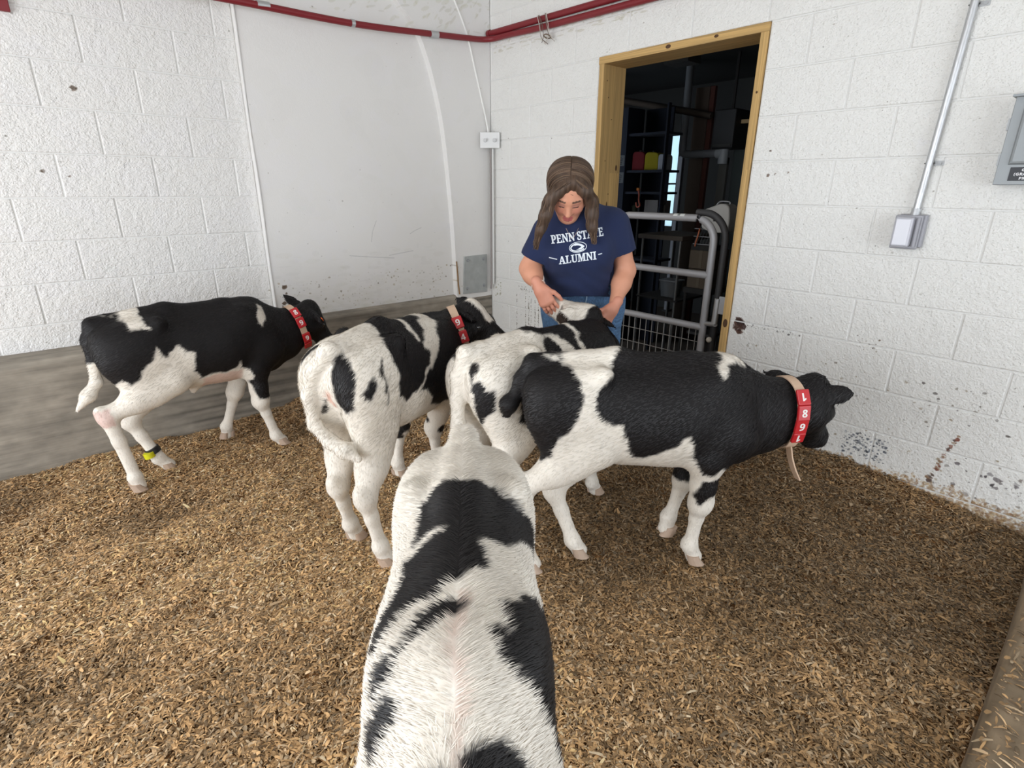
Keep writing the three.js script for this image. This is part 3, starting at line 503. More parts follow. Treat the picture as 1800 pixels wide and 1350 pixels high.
const coatB = (() => {
  const main = [[-0.171, 0.830], [-0.16, 0.9], [-0.02, 0.9], [0.0, 0.82], [0.007, 0.790], [-0.007, 0.741], [0.016, 0.736], [0.008, 0.715], [0.025, 0.694], [-0.010, 0.655], [-0.048, 0.641], [-0.058, 0.610], [-0.096, 0.589], [-0.140, 0.570], [-0.179, 0.560], [-0.231, 0.612], [-0.242, 0.655], [-0.230, 0.674], [-0.246, 0.731], [-0.237, 0.779], [-0.213, 0.794], [-0.185, 0.807], [-0.173, 0.822]];
  const second = [[0.03, 0.9], [0.14, 0.9], [0.132, 0.800], [0.099, 0.787], [0.070, 0.763], [0.027, 0.734], [-0.002, 0.725], [0.009, 0.745], [0.030, 0.778]];
  const front = [[0.20, 0.9], [0.192, 0.778], [0.131, 0.751], [0.115, 0.722], [0.082, 0.697], [0.031, 0.660], [0.005, 0.638], [-0.024, 0.642], [-0.051, 0.608], [-0.083, 0.576], [-0.039, 0.561], [0.0, 0.521], [0.002, 0.487], [0.075, 0.453], [0.14, 0.445], [0.3, 0.42], [0.5, 0.3], [1, 0.3], [1, 1]];
  const butt = [[-0.452, 0.787], [-0.421, 0.770], [-0.400, 0.733], [-0.400, 0.694], [-0.411, 0.652], [-0.413, 0.613], [-0.434, 0.589], [-0.455, 0.605], [-0.471, 0.642], [-0.486, 0.686], [-0.487, 0.735], [-0.478, 0.761], [-0.462, 0.777]];
  const spot = [[-0.352, 0.711], [-0.342, 0.681], [-0.352, 0.655], [-0.367, 0.633], [-0.381, 0.648], [-0.380, 0.670], [-0.364, 0.697]];
  const thin = [[-0.295, 0.760], [-0.325, 0.737], [-0.329, 0.711], [-0.313, 0.686], [-0.313, 0.602], [-0.304, 0.599], [-0.302, 0.682], [-0.309, 0.706], [-0.308, 0.726]];
  const buttL = [[-0.492, 0.69], [-0.470, 0.70], [-0.46, 0.62], [-0.44, 0.575], [-0.47, 0.57], [-0.49, 0.60]], hipL = [[-0.42, 0.80], [-0.37, 0.80], [-0.38, 0.74], [-0.42, 0.72]];
  return (q) => {
    if (q.hx > -0.02 && q.x > 0.36) { if (Math.abs(q.hz) < 0.026 && q.hy > -0.03 && q.hx < 0.13) return WHITE; if (q.hy < -0.092 && q.hx < 0.15 && q.x > 0.42) return [0.62, 0.58, 0.54]; return BLACK; }
    if (q.x < -0.36 && q.x > -0.41 && Math.abs(q.z - 0.006) < 0.010 && q.y > 0.60 && q.y < 0.70) return [0.70, 0.45, 0.36];
    if (inPoly(q.u, q.v, main) || inPoly(q.u, q.v, second) || inPoly(q.u, q.v, front)) return BLACK;
    if (q.side > 0 && (q.x > -0.392 || q.z > 0.034) && inAny(q.u, q.v, butt, spot, thin)) return BLACK;
    if (q.side < 0 && q.x > -0.40 && inAny(q.u, q.v, buttL, hipL)) return BLACK;
    if (q.x > 0.1 && q.y > 0.20 && q.y < 0.33 && noise3(q.x * 22, q.y * 22, q.z * 22, 17) > 0.60) return BLACK;
    return WHITE;
  };
})();
const coatC = (() => {
  const butt = [[-0.461, 0.749], [-0.428, 0.753], [-0.415, 0.726], [-0.433, 0.719], [-0.433, 0.691], [-0.401, 0.701], [-0.383, 0.680], [-0.385, 0.658], [-0.371, 0.669], [-0.356, 0.662], [-0.357, 0.589], [-0.382, 0.576], [-0.407, 0.521], [-0.425, 0.50], [-0.423, 0.581], [-0.429, 0.657], [-0.438, 0.673]];
  const side = [[-0.267, 0.615], [-0.236, 0.644], [-0.200, 0.551], [-0.230, 0.50], [-0.26, 0.52]], patch = [[-0.047, 0.791], [-0.012, 0.776], [-0.001, 0.749], [-0.009, 0.70], [-0.05, 0.66], [-0.09, 0.70], [-0.077, 0.750], [-0.067, 0.773]];
  const front = [[-0.139, 0.814], [-0.096, 0.813], [-0.066, 0.801], [0.004, 0.784], [0.044, 0.769], [0.06, 0.72], [0.10, 0.60], [0.2, 0.46], [1, 0.42], [1, 1], [-0.139, 1]];
  const stripe = [[0.098, 0.85], [0.100, 0.797], [0.106, 0.783], [0.088, 0.754], [0.090, 0.737], [0.1, 0.6], [0.112, 0.6], [0.104, 0.737], [0.107, 0.754], [0.122, 0.783], [0.118, 0.797], [0.118, 0.85]];
  return (q) => {
    if (q.hx > -0.05 && q.x > 0.25 && q.hz > -0.12 && q.hy > -0.14) {
      if (q.hz < -0.018 && q.hx > 0.055 && q.hx < 0.155 && q.hy > -0.105 && q.hy < -0.030 + 0.25 * (q.hx - 0.12)) return [0.05, 0.032, 0.024];
      if (q.hx > 0.200) return [0.78, 0.60, 0.55];
      if (q.hx > 0.015 && (q.hy > -0.085 || q.hx > 0.09)) return WHITE;
      return BLACK;
    }
    if (q.side < 0 && q.u < -0.385 && q.y > 0.68 && q.y < 0.775 && q.x > -0.40) return BLACK;
    if (q.side > 0 && (q.x > -0.392 || q.z > 0.034) && inPoly(q.u, q.v, butt)) return BLACK;
    if (inPoly(q.x, q.y, stripe)) return WHITE;
    if (inPoly(q.u, q.v, side) || inPoly(q.u, q.v, patch) || inPoly(q.u, q.v, front)) return BLACK;
    return WHITE;
  };
})();
const coatD = (() => {
  const rump = [[-0.53, 0.83], [-0.476, 0.805], [-0.420, 0.792], [-0.274, 0.778], [-0.237, 0.751], [-0.226, 0.712], [-0.230, 0.668], [-0.242, 0.635], [-0.266, 0.593], [-0.296, 0.570], [-0.315, 0.538], [-0.330, 0.489], [-0.353, 0.464], [-0.38, 0.455], [-0.42, 0.47], [-0.52, 0.60]];
  const main = [[-0.094, 0.818], [-0.117, 0.792], [-0.125, 0.775], [-0.153, 0.747], [-0.180, 0.717], [-0.192, 0.685], [-0.185, 0.653], [-0.157, 0.618], [-0.123, 0.603], [-0.095, 0.603], [-0.084, 0.583], [-0.076, 0.530], [-0.044, 0.477], [-0.005, 0.478], [0.060, 0.509], [0.101, 0.536], [0.121, 0.573], [0.134, 0.569], [0.145, 0.527], [0.169, 0.458], [0.196, 0.411], [0.227, 0.411], [0.262, 0.438], [0.34, 0.37], [1, 0.2], [1, 1], [-0.094, 1]];
  const knee = [[0.30, 0.40], [0.246, 0.394], [0.203, 0.375], [0.188, 0.335], [0.194, 0.286], [0.211, 0.273], [0.228, 0.302], [0.30, 0.335]];
  const shW = [[0.253, 0.84], [0.292, 0.84], [0.313, 0.80], [0.336, 0.774], [0.330, 0.767], [0.297, 0.786], [0.255, 0.780], [0.237, 0.747], [0.225, 0.759], [0.217, 0.779], [0.250, 0.793]];
  return (q) => {
    if (q.x < -0.385 && q.y > 0.52) return BLACK;
    if (inPoly(q.x, q.y, shW)) return WHITE;
    if (inPoly(q.u, q.v, rump) || inPoly(q.u, q.v, main)) return BLACK;
    if (q.side > 0 && inPoly(q.x, q.y, knee)) return BLACK;
    if (q.side < 0 && q.x > 0.08 && q.x < 0.21 && q.y > 0.30) return BLACK;
    return WHITE;
  };
})();
const coatE = (() => {
  const saddle = [[-0.098, -0.08], [-0.142, -0.26], [-0.127, -0.43], [-0.123, -0.58], [-0.169, -0.88], [-0.19, -1.3], [-0.19, -1.7], [-0.15, -1.7], [-0.140, -1.24], [-0.031, -0.63], [0.023, -0.38], [0.033, -0.20], [0.056, -0.15], [0.107, -0.21], [0.140, -0.16], [0.144, -0.08], [0.175, 0.0], [0.196, 0.14], [0.196, 0.33], [0.219, 0.42], [0.236, 0.60], [0.21, 0.85], [0.17, 0.66], [0.137, 0.56], [0.080, 0.49], [0.025, 0.56], [0.018, 0.48], [-0.052, 0.44], [-0.111, 0.40], [-0.124, 0.24], [-0.099, 0.10]];
  const sliver = [[0.015, 0.10], [0.026, 0.08], [0.018, 0.21], [0.029, 0.34], [0.039, 0.50], [0.017, 0.59], [-0.003, 0.38], [-0.002, 0.22]];
  const left = [[0.209, -0.02], [0.220, -0.04], [0.238, -0.01], [0.243, 0.08], [0.254, 0.17], [0.260, 0.28], [0.267, 0.36], [0.285, 0.60], [0.26, 0.60], [0.258, 0.34], [0.237, 0.25], [0.218, 0.19], [0.204, 0.10], [0.203, 0.03]];
  const right = [[0.193, -0.27], [0.172, -0.44], [0.138, -0.51], [0.111, -0.73], [0.09, -0.95], [0.05, -1.1], [0.0, -1.3], [0.05, -2], [0.30, -2], [0.29, -1.1], [0.30, -0.80], [0.300, -0.69], [0.299, -0.60], [0.301, -0.42], [0.295, -0.35], [0.279, -0.26], [0.258, -0.19], [0.247, -0.21], [0.249, -0.30], [0.250, -0.34], [0.230, -0.30]];
  const low = [[0.308, 0.42], [0.320, 0.39], [0.332, 0.45], [0.336, 0.61], [0.345, 0.95], [0.30, 0.95], [0.300, 0.49]], low2 = [[0.272, 0.45], [0.271, 0.39], [0.286, 0.41], [0.292, 0.47], [0.29, 0.7], [0.27, 0.7]];
  const neckB = [[0.395, -0.04], [0.386, -0.12], [0.374, -0.23], [0.365, -0.37], [0.360, -0.55], [0.361, -0.9], [0.7, -1.2], [0.7, -0.02], [0.43, -0.02]], neckL = [[0.42, 0.40], [0.407, 0.21], [0.402, 0.12], [0.407, 0.04], [0.6, 0.04], [0.6, 0.6]];
  return (q) => {
    const x = q.x, p = q.phi;
    if (inPoly(x, p, sliver)) return WHITE;
    if (inAny(x, p, saddle, left, right, low, low2, neckB, neckL)) return BLACK;
    if (x > 0.19 && x < 0.42 && Math.abs(p + 0.02 + 0.02 * Math.sin(x * 40)) < 0.022) return [0.70, 0.57, 0.49];
    return WHITE;
  };
})();

const calfA = makeCalf({
  label: 'black calf with white belly and legs beside the concrete curb', at: [0.515, 0, 2.32], heading: [-0.06, -1],
  hind: [[[-0.150, 0.475, 0.105], [-0.425, 0.375, 0.10], [-0.382, 0.060, 0.12], [-0.375, 0.0, 0.12]], [[-0.17, 0.46, -0.10], [-0.325, 0.268, -0.075], [-0.250, 0.055, -0.03], [-0.205, -0.005, -0.02]]],
  fore: [[[0.235, 0.44, 0.095], [0.229, 0.270, 0.10], [0.283, 0.050, 0.10], [0.320, 0.0, 0.10]], [[0.235, 0.44, -0.095], [0.172, 0.280, -0.10], [0.113, 0.078, -0.145], [0.11, 0.015, -0.165]]],
  poll: [0.605, 0.715, 0], face: [0.55, -0.83, 0.0], earSize: 1.08, ears: [[[-0.05, -0.25, 1], [0.6, 0.3, 0.3]], [[-0.62, 0.70, -0.50], [0.35, 0.3, 0.85]]], bands: [[[-0.272, 0.117, -0.042], [-0.262, 0.090, -0.038], 0.033, [0.01, 0.01, 0.011], 'leg_strap', 'black leg strap'], [[-0.292, 0.105, -0.020], [-0.287, 0.080, -0.018], 0.024, [0.65, 0.62, 0.01], 'leg_tag', 'yellow leg tag']],
  navel: [[-0.02, 0.42, 0.0], [-0.05, 0.375, 0.01]],
  tail: [[-0.330, 0.775, 0, 0.026], [-0.385, 0.765, 0, 0.031], [-0.408, 0.70, 0, 0.029], [-0.413, 0.60, 0, 0.021], [-0.420, 0.51, 0, 0.022], [-0.462, 0.455, 0, 0.028], [-0.512, 0.40, 0, 0.009]],
  neckMid: [0.445, 0.610, 0], seed: 1,
  collar: { at: [0.515, 0.60, 0], axis: [0.96, 0.26, 0], top: [-0.26, 0.96, 0], tags: [[0.62, '8', 0], [1.10, '9', 0], [2.0, '9', 0], [2.5, '', 0, 0.022]] },
  tags: [{ ear: 1, t: 0.045, r: 0.012, color: [0.0, 0.22, 0.07], label: 'green button ear tag' }, { ear: 0, t: 0.05, r: 0.007, long: 2, color: [0.8, 0.8, 0.75], label: 'white ear tag' }, { ear: 0, t: 0.105, r: 0.012, color: [0.75, 0.12, 0.02], label: 'orange ear tag' }],
  coat: coatA,
});
const calfB = makeCalf({
  label: 'white and black calf seen from behind with tail curled against its legs', at: [1.60, 0, 1.82], heading: [-0.45, -0.893], size: 1.04, rump: 0.02, withers: -0.025,
  hind: [[[-0.262, 0.485, 0.085], [-0.392, 0.275, 0.098], [-0.37, 0.07, 0.128], [-0.355, 0.0, 0.14]], [[-0.225, 0.48, -0.088], [-0.345, 0.265, -0.055], [-0.30, 0.075, -0.055], [-0.265, 0.0, -0.06]]],
  fore: [[[0.225, 0.44, 0.085], [0.24, 0.265, 0.01], [0.235, 0.07, 0.02], [0.25, 0.0, 0.02]], [[0.225, 0.44, -0.095], [0.21, 0.25, -0.15], [0.20, 0.07, -0.17], [0.22, 0.0, -0.17]]],
  poll: [0.455, 0.790, 0.095], face: [-0.02, -0.50, 0.87], neckMid: [0.395, 0.675, 0.035], throatDrop: [0.02, -0.07, 0.02], seed: 2, ears: [[[-0.55, 0.0, 0.60], [-0.3, 0.4, 0.8]], [[0.15, 0.40, -0.85], [-0.8, 0.3, 0.1]]],
  tail: [[-0.33, 0.775, 0, 0.03], [-0.395, 0.79, 0.01, 0.030], [-0.415, 0.72, -0.045, 0.026], [-0.42, 0.638, -0.067, 0.022], [-0.42, 0.537, -0.058, 0.020], [-0.42, 0.485, -0.002, 0.022], [-0.42, 0.462, 0.06, 0.026], [-0.42, 0.440, 0.112, 0.010]],
  collar: { at: [0.420, 0.672, 0.058], axis: [0.55, 0.28, 0.76], top: [0, 1, -0.2], max: 0.115, tags: [[1.12, '9', 0], [1.62, '4', 0], [2.12, '5', 0]] },
  tags: [{ ear: 0, t: 0.07, r: 0.008, color: [0.8, 0.8, 0.78], label: 'white ear tag' }],
  coat: coatB,
});
const calfC = makeCalf({
  label: 'white and black calf lifting its white muzzle to the woman', at: [1.99, 0, 1.36], heading: [0.05, -1],
  hind: [[[-0.16, 0.46, 0.10], [-0.38, 0.29, 0.10], [-0.36, 0.07, 0.10], [-0.34, 0.0, 0.10]], [[-0.16, 0.46, -0.10], [-0.38, 0.29, -0.10], [-0.36, 0.07, -0.10], [-0.34, 0.0, -0.10]]],
  fore: [[[0.225, 0.44, 0.095], [0.20, 0.26, 0.09], [0.235, 0.06, 0.085], [0.272, 0.0, 0.078]], [[0.225, 0.44, -0.095], [0.24, 0.26, -0.10], [0.24, 0.07, -0.10], [0.26, 0.0, -0.10]]],
  poll: [0.405, 0.790, -0.115], neckMid: [0.372, 0.630, -0.05], face: [-0.22, 0.30, -0.90], throatDrop: [0.02, -0.06, -0.02], seed: 3,
  ears: [[[0.35, -0.35, 0.8], [0.3, 0.8, 0.2]], [[-0.45, 0.25, -0.75], [-0.8, 0.4, 0.2]]],
  tail: [[-0.33, 0.775, 0, 0.03], [-0.395, 0.775, 0.01, 0.029], [-0.415, 0.69, -0.01, 0.027], [-0.42, 0.60, -0.012, 0.026], [-0.425, 0.50, -0.007, 0.026], [-0.42, 0.36, 0.0, 0.030], [-0.42, 0.28, 0.0, 0.010]],
  tags: [{ ear: 0, t: 0.06, r: 0.009, color: [0.75, 0.72, 0.68], label: 'white button ear tag' }],
  coat: coatC,
});
const calfD = makeCalf({
  label: 'black calf with white rump band facing the right wall', at: [2.46, 0, 1.345], heading: [0.66, -0.75],
  hind: [[[-0.175, 0.490, 0.105], [-0.415, 0.345, 0.10], [-0.40, 0.065, 0.10], [-0.37, 0.0, 0.10]], [[-0.16, 0.45, -0.10], [-0.295, 0.238, -0.05], [-0.218, 0.045, 0.0], [-0.183, -0.01, 0.0]]],
  fore: [[[0.225, 0.445, 0.090], [0.226, 0.262, 0.075], [0.214, 0.070, 0.06], [0.242, 0.005, 0.06]], [[0.225, 0.445, -0.085], [0.205, 0.285, -0.06], [0.160, 0.120, -0.05], [0.150, 0.055, -0.05]]],
  poll: [0.60, 0.705, 0.0], face: [0.42, -0.86, -0.30], neckMid: [0.445, 0.612, 0], seed: 4, earSize: [0.62, 1.0], ears: [[[0.80, 0.22, 0.30], [-0.3, 0.35, 0.9]], [[-0.86, 0.36, -0.35], [0.1, 0.5, 0.85]]],
  tail: [[-0.325, 0.775, 0, 0.030], [-0.385, 0.770, 0, 0.031], [-0.425, 0.715, 0.005, 0.024], [-0.445, 0.655, 0.012, 0.020], [-0.468, 0.625, 0.02, 0.030], [-0.475, 0.585, 0.02, 0.014]],
  collar: { at: [0.510, 0.590, 0.0], axis: [0.99, 0.02, -0.12], top: [0, 1, 0], max: 0.122, tags: [[0.78, '1', Math.PI], [1.22, '8', 0], [1.68, '6', Math.PI], [2.10, '1', Math.PI, 0.02]], tailEnd: [[0.520, 0.500, 0.03], [0.527, 0.470, 0.045], [0.533, 0.440, 0.05], [0.546, 0.399, 0.06], [0.568, 0.356, 0.065]] },
  coat: coatD,
});
const calfE = makeCalf({
  label: 'white and black calf in the foreground seen from above', at: [2.82, -0.02, 2.40], heading: [0.79, 0.61], width: 0.90, cell: 0.0065, seed: 5, hairs: 130000, hairL: 0.0165, hairW: 0.0006, lift: 0.09, part: 1,
  hind: [[[-0.16, 0.46, 0.10], [-0.38, 0.29, 0.10], [-0.36, 0.07, 0.10], [-0.34, 0.02, 0.10]], [[-0.16, 0.46, -0.10], [-0.38, 0.29, -0.10], [-0.36, 0.07, -0.10], [-0.34, 0.02, -0.10]]],
  fore: [[[0.225, 0.44, 0.095], [0.23, 0.26, 0.10], [0.23, 0.07, 0.10], [0.25, 0.02, 0.10]], [[0.225, 0.44, -0.095], [0.24, 0.26, -0.10], [0.24, 0.07, -0.10], [0.26, 0.02, -0.10]]],
  poll: [0.60, 0.66, 0.0], face: [0.62, -0.78, 0.0], ears: [[[-0.1, 0.0, 1], [0.5, 0.8, 0]], [[-0.1, 0.0, -1], [0.5, 0.8, 0]]],
  tail: [[-0.33, 0.775, 0, 0.03], [-0.40, 0.775, 0.0, 0.028], [-0.425, 0.69, 0, 0.024], [-0.43, 0.55, 0, 0.02], [-0.43, 0.42, 0, 0.025], [-0.43, 0.32, 0, 0.01]],
  coat: coatE,
});
// ---------------------------------------------------------------- pipes and fittings on the walls
const redPaint = std({ color: rgb(0.20, 0.012, 0.018), roughness: 0.45 }), galv = std({ color: rgb(0.55, 0.56, 0.57), metalness: 0.75, roughness: 0.38, bumpMap: grainBump, bumpScale: 0.0008 }), steel = std({ color: rgb(0.36, 0.37, 0.38), metalness: 0.35, roughness: 0.5 });
{
  const a = thing('red_pipe', 'long red painted pipe bending round the room corner', 'pipe');
  mesh('run', tube([V(-0.03, 2.24, 3.9), V(0.0, 2.245, 2.7), V(0.03, 2.248, 1.75), V(0.03, 2.253, 1.08), V(0.03, 2.288, 0.495), V(0.03, 2.309, 0.20), V(0.036, 2.318, 0.09), V(0.09, 2.322, 0.036), V(0.22, 2.322, 0.03), V(0.613, 2.308, 0.03), V(1.316, 2.298, 0.03), V(2.2, 2.29, 0.03)], 0.0185, 12, 140), redPaint, a);
  for (const [p, q] of [[V(0.03, 2.2515, 1.63), V(0.03, 2.2525, 1.565)], [V(0.03, 2.254, 1.092), V(0.03, 2.2545, 1.07)], [V(0.03, 2.284, 0.53), V(0.03, 2.288, 0.47)]]) mesh('coupling', rod(p, q, 0.0215, 14), galv, a);
  const b = thing('red_pipe', 'short upper red pipe running along the right wall', 'pipe');
  mesh('run', rod(V(0.03, 2.362, 0.03), V(2.2, 2.335, 0.03), 0.019, 12), redPaint, b); mesh('end_cap', rod(V(0.02, 2.362, 0.03), V(0.045, 2.362, 0.03), 0.024, 12), redPaint, b);
  const w = thing('wire_bundle', 'tangle of old wire hanging from the red pipes', 'wire');
  const R = mulberry(41);
  for (let i = 0; i < 6; i++) { const x = 0.58 + R() * 0.08; mesh('wire', tube([V(x - 0.05 * R(), 2.37, 0.06), V(x, 2.32, 0.065 + R() * 0.02), V(x + 0.03 * (R() - 0.5), 2.25, 0.05), V(x + 0.12 * (R() - 0.6), 2.20 + R() * 0.03, 0.03)], 0.0022, 5, 20), std({ color: i % 2 ? rgb(0.55, 0.5, 0.45) : rgb(0.13, 0.09, 0.07), roughness: 0.7 }), w); }
  mesh('knot', new THREE.TorusGeometry(0.022, 0.004, 6, 14).rotateX(1.2).translate(0.63, 2.245, 0.045), std({ color: rgb(0.2, 0.15, 0.11), roughness: 0.9 }), w);
  const br = thing('pipe_bracket', 'red painted bracket at the top of the left block wall', 'bracket');
  mesh('plate', box(-0.106, -0.085, 2.058, 2.40, 2.665, 2.85, 0.003), redPaint, br); mesh('arm', box(-0.09, -0.03, 2.10, 2.21, 2.74, 2.78, 0.003), redPaint, br);
}
{ // thin line and box in the corner
  const c = thing('surface_cable', 'white cable curving down the arch to the corner box', 'cable');
  mesh('run', tube([V(0.002, 2.86, 0.55), V(0.002, 2.68, 0.41), V(0.002, 2.519, 0.306), V(0.002, 2.336, 0.206), V(0.002, 2.102, 0.132), V(0.004, 1.924, 0.079), V(0.02, 1.78, 0.05), V(0.03, 1.71, 0.045)], 0.0075, 8, 60), std({ color: rgb(0.82, 0.81, 0.78), roughness: 0.5 }), c);
  const s = thing('corner_switch_box', 'white electrical box set across the room corner', 'electrical box'); s.position.set(0.062, 1.667, 0.055); s.rotation.y = 0.80;
  const wp = std({ color: rgb(0.76, 0.76, 0.75), roughness: 0.4 });
  mesh('housing', new RoundedBoxGeometry(0.135, 0.10, 0.045, 2, 0.006), wp, s); mesh('cover', new RoundedBoxGeometry(0.145, 0.108, 0.008, 2, 0.003).translate(0, 0, 0.024), wp, s);
  for (const x of [-0.035, 0.035]) mesh('toggle', merge([new THREE.CylinderGeometry(0.013, 0.015, 0.016, 14).rotateX(Math.PI / 2).translate(x, 0, 0.034), new THREE.BoxGeometry(0.008, 0.022, 0.012).translate(x + 0.006, 0, 0.046)]), std({ color: rgb(0.62, 0.62, 0.62), roughness: 0.3 }), s);
  const d = thing('drop_conduit', 'thin grey conduit running down the room corner', 'conduit');
  mesh('run', tube([V(0.045, 1.63, 0.038), V(0.04, 1.4, 0.034), V(0.04, 1.0, 0.034), V(0.04, 0.62, 0.036), V(0.038, 0.56, 0.04)], 0.008, 8, 30), std({ color: rgb(0.30, 0.27, 0.26), roughness: 0.6 }), d);
  mesh('liner', tube([V(0.06, 1.61, 0.03), V(0.056, 1.0, 0.026), V(0.056, 0.6, 0.026)], 0.007, 8, 20), std({ color: rgb(0.72, 0.72, 0.70), roughness: 0.6 }), d);
  const p = thing('steel_plate', 'bolted galvanised steel plate at the foot of the arch', 'plate');
  const sh = new THREE.Shape([new THREE.Vector2(-0.279, 0.83), new THREE.Vector2(-0.055, 0.833), new THREE.Vector2(-0.055, 0.535), new THREE.Vector2(-0.295, 0.542)]);
  const pg = new THREE.ExtrudeGeometry(sh, { depth: 0.008, bevelEnabled: true, bevelSize: 0.001, bevelThickness: 0.001, bevelSegments: 1 }); pg.rotateY(Math.PI / 2);
  mesh('plate', worldUV(pg, (x, y, z) => z * 3, (x, y) => y * 3), std({ color: rgb(0.46, 0.48, 0.47), metalness: 0.1, roughness: 0.6, map: blotch, bumpMap: grainBump, bumpScale: 0.001 }), p);
  for (const [z, y] of [[0.25, 0.80], [0.09, 0.80], [0.255, 0.58], [0.09, 0.59]]) mesh('bolt', merge([new THREE.CylinderGeometry(0.013, 0.013, 0.004, 12).rotateZ(Math.PI / 2).translate(0.012, y, z), new THREE.CylinderGeometry(0.0085, 0.0085, 0.012, 6).rotateZ(Math.PI / 2).translate(0.018, y, z)]), steel, p);
}
{ // conduit, outlet and panel on the right wall
  const c = thing('metal_conduit', 'galvanised conduit running down the right wall to the outlet box', 'conduit');
  mesh('pipe', rod(V(2.823, 1.235, 0.02), V(2.868, 2.5, 0.02), 0.0135, 14), galv, c);
  for (const y of [1.437, 1.985]) { const x = lerp(2.823, 2.868, (y - 1.235) / 1.265); mesh('strap', merge([new THREE.TorusGeometry(0.0155, 0.003, 6, 14, Math.PI).rotateX(-Math.PI / 2).rotateZ(0).translate(x, y, 0.016), box(x + 0.012, x + 0.045, y - 0.009, y + 0.009, 0.0, 0.004, 0.001), new THREE.CylinderGeometry(0.006, 0.006, 0.006, 8).rotateX(Math.PI / 2).translate(x + 0.033, y, 0.006)]), galv, c); }
  mesh('connector', rod(V(2.823, 1.228, 0.02), V(2.8245, 1.262, 0.02), 0.018, 14), galv, c);
  const o = thing('outlet_box', 'grey weatherproof outlet box below the conduit', 'electrical box');
  const grey = std({ color: rgb(0.34, 0.34, 0.37), roughness: 0.45 });
  mesh('back_box', box(2.772, 2.872, 1.105, 1.238, 0, 0.035, 0.006), grey, o);
  mesh('cover_frame', box(2.762, 2.862, 1.098, 1.236, 0.035, 0.05, 0.006), grey, o);
  mesh('bubble_cover', box(2.770, 2.838, 1.107, 1.228, 0.045, 0.085, 0.010), phys({ color: rgb(0.50, 0.50, 0.55), roughness: 0.25, clearcoat: 0.6 }), o).userData.label = 'smoky plastic bubble cover';
  mesh('hinge', rod(V(2.850, 1.11, 0.056), V(2.850, 1.226, 0.056), 0.007, 8), grey, o);
  const e = thing('breaker_panel', 'grey electrical panel at the right edge with a black label', 'electrical panel');
  const pg = std({ color: rgb(0.29, 0.31, 0.32), roughness: 0.5, metalness: 0.2 });
  mesh('case', box(3.060, 3.40, 1.354, 1.650, 0, 0.09, 0.002), pg, e); mesh('lip', box(3.052, 3.41, 1.648, 1.656, 0, 0.112, 0.001), pg, e);
  for (const y of [1.44, 1.56]) mesh('hinge', box(3.054, 3.062, y - 0.02, y + 0.02, 0.05, 0.085), steel, e);
  const dr = mesh('cover', (() => { const s = new THREE.Shape(); s.moveTo(0, 0); s.lineTo(0.26, 0); s.lineTo(0.26, 0.165); s.lineTo(0, 0.165); const g = new THREE.ExtrudeGeometry(s, { depth: 0.006, bevelEnabled: true, bevelSize: 0.012, bevelThickness: 0.016, bevelSegments: 3 }); g.translate(3.100, 1.434, 0.080); return g; })(), pg, e);
  mesh('sticker', box(3.125, 3.16, 1.47, 1.486, 0.100, 0.1035), std({ color: rgb(0.7, 0.7, 0.7) }), e);
  const lab = canvasTex(256, 128, (c2, w, h) => { c2.fillStyle = '#23252c'; c2.fillRect(0, 0, w, h); c2.fillStyle = '#e8e8ea'; c2.font = 'bold 36px sans-serif'; c2.textAlign = 'center'; c2.fillText('GF #', 118, 38); c2.fillText('(GRAIN', 96, 78); c2.fillText('PNL', 108, 118); });
  mesh('label', new THREE.PlaneGeometry(0.105, 0.046).translate(3.152, 1.391, 0.0915), std({ map: lab, roughness: 0.5 }), e).userData.label = 'black label lettered GF # GRAIN PNL';
}
// ---------------------------------------------------------------- doorway: timber frame and gate
{
  const wm = woodMap.clone(); wm.needsUpdate = true;
  const wood = std({ color: 0xffffff, map: wm, roughness: 0.75, bumpMap: grainBump, bumpScale: 0.0008 });
  const f = struct(new THREE.Group(), 'new timber frame of the doorway'); f.name = 'door_1'; scene.add(f);
  const vert = (g) => worldUV(g, (x, y, z) => (x + z) * 3.1, (x, y) => y * 0.7), hor = (g) => worldUV(g, (x, y, z) => (y + z) * 3.1, (x) => x * 0.7 + 0.4);
  mesh('jamb', vert(box(D0 + 0.006, D0 + 0.043, -0.2, DT - 0.04, -0.205, 0.006, 0.002)), wood, f);
  mesh('jamb', vert(box(D1 - 0.043, D1 - 0.004, -0.2, DT - 0.04, -0.205, 0.006, 0.002)), wood, f);
  mesh('head', hor(box(D0 + 0.002, D1 - 0.002, DT - 0.042, DT - 0.003, -0.205, 0.008, 0.002)), wood, f);
  const knot = std({ color: rgb(0.085, 0.042, 0.018), roughness: 0.8 });
  const kn = (x, y, z, rx, ry, ax) => { const g = new THREE.SphereGeometry(1, 10, 8); g.scale(ax === 'x' ? 0.0015 : rx, ry, ax === 'x' ? rx : 0.0015); g.translate(x, y, z); mesh('knot', g, knot, f); };
  kn(1.52, 2.056, 0.009, 0.016, 0.010, 'z'); kn(1.80, 2.058, 0.009, 0.012, 0.007, 'z'); kn(D0 + 0.044, 1.46, -0.165, 0.01, 0.018, 'x'); kn(D0 + 0.044, 1.22, -0.09, 0.008, 0.035, 'x'); kn(2.05, 1.78, 0.007, 0.005, 0.006, 'z'); kn(2.052, 0.63, 0.007, 0.013, 0.024, 'z');
  for (const [y, z] of [[1.86, -0.05], [1.74, -0.09], [1.5, -0.05], [1.3, -0.1], [1.95, -0.03]]) kn(D0 + 0.0435, y, z, 0.004, 0.004, 'x');
  // grey rubber seal inside the right jamb
  mesh('seal', box(D1 - 0.052, D1 - 0.043, 0.0, 1.5, -0.06, -0.03), std({ color: rgb(0.05, 0.055, 0.06), roughness: 0.7 }), f);
}
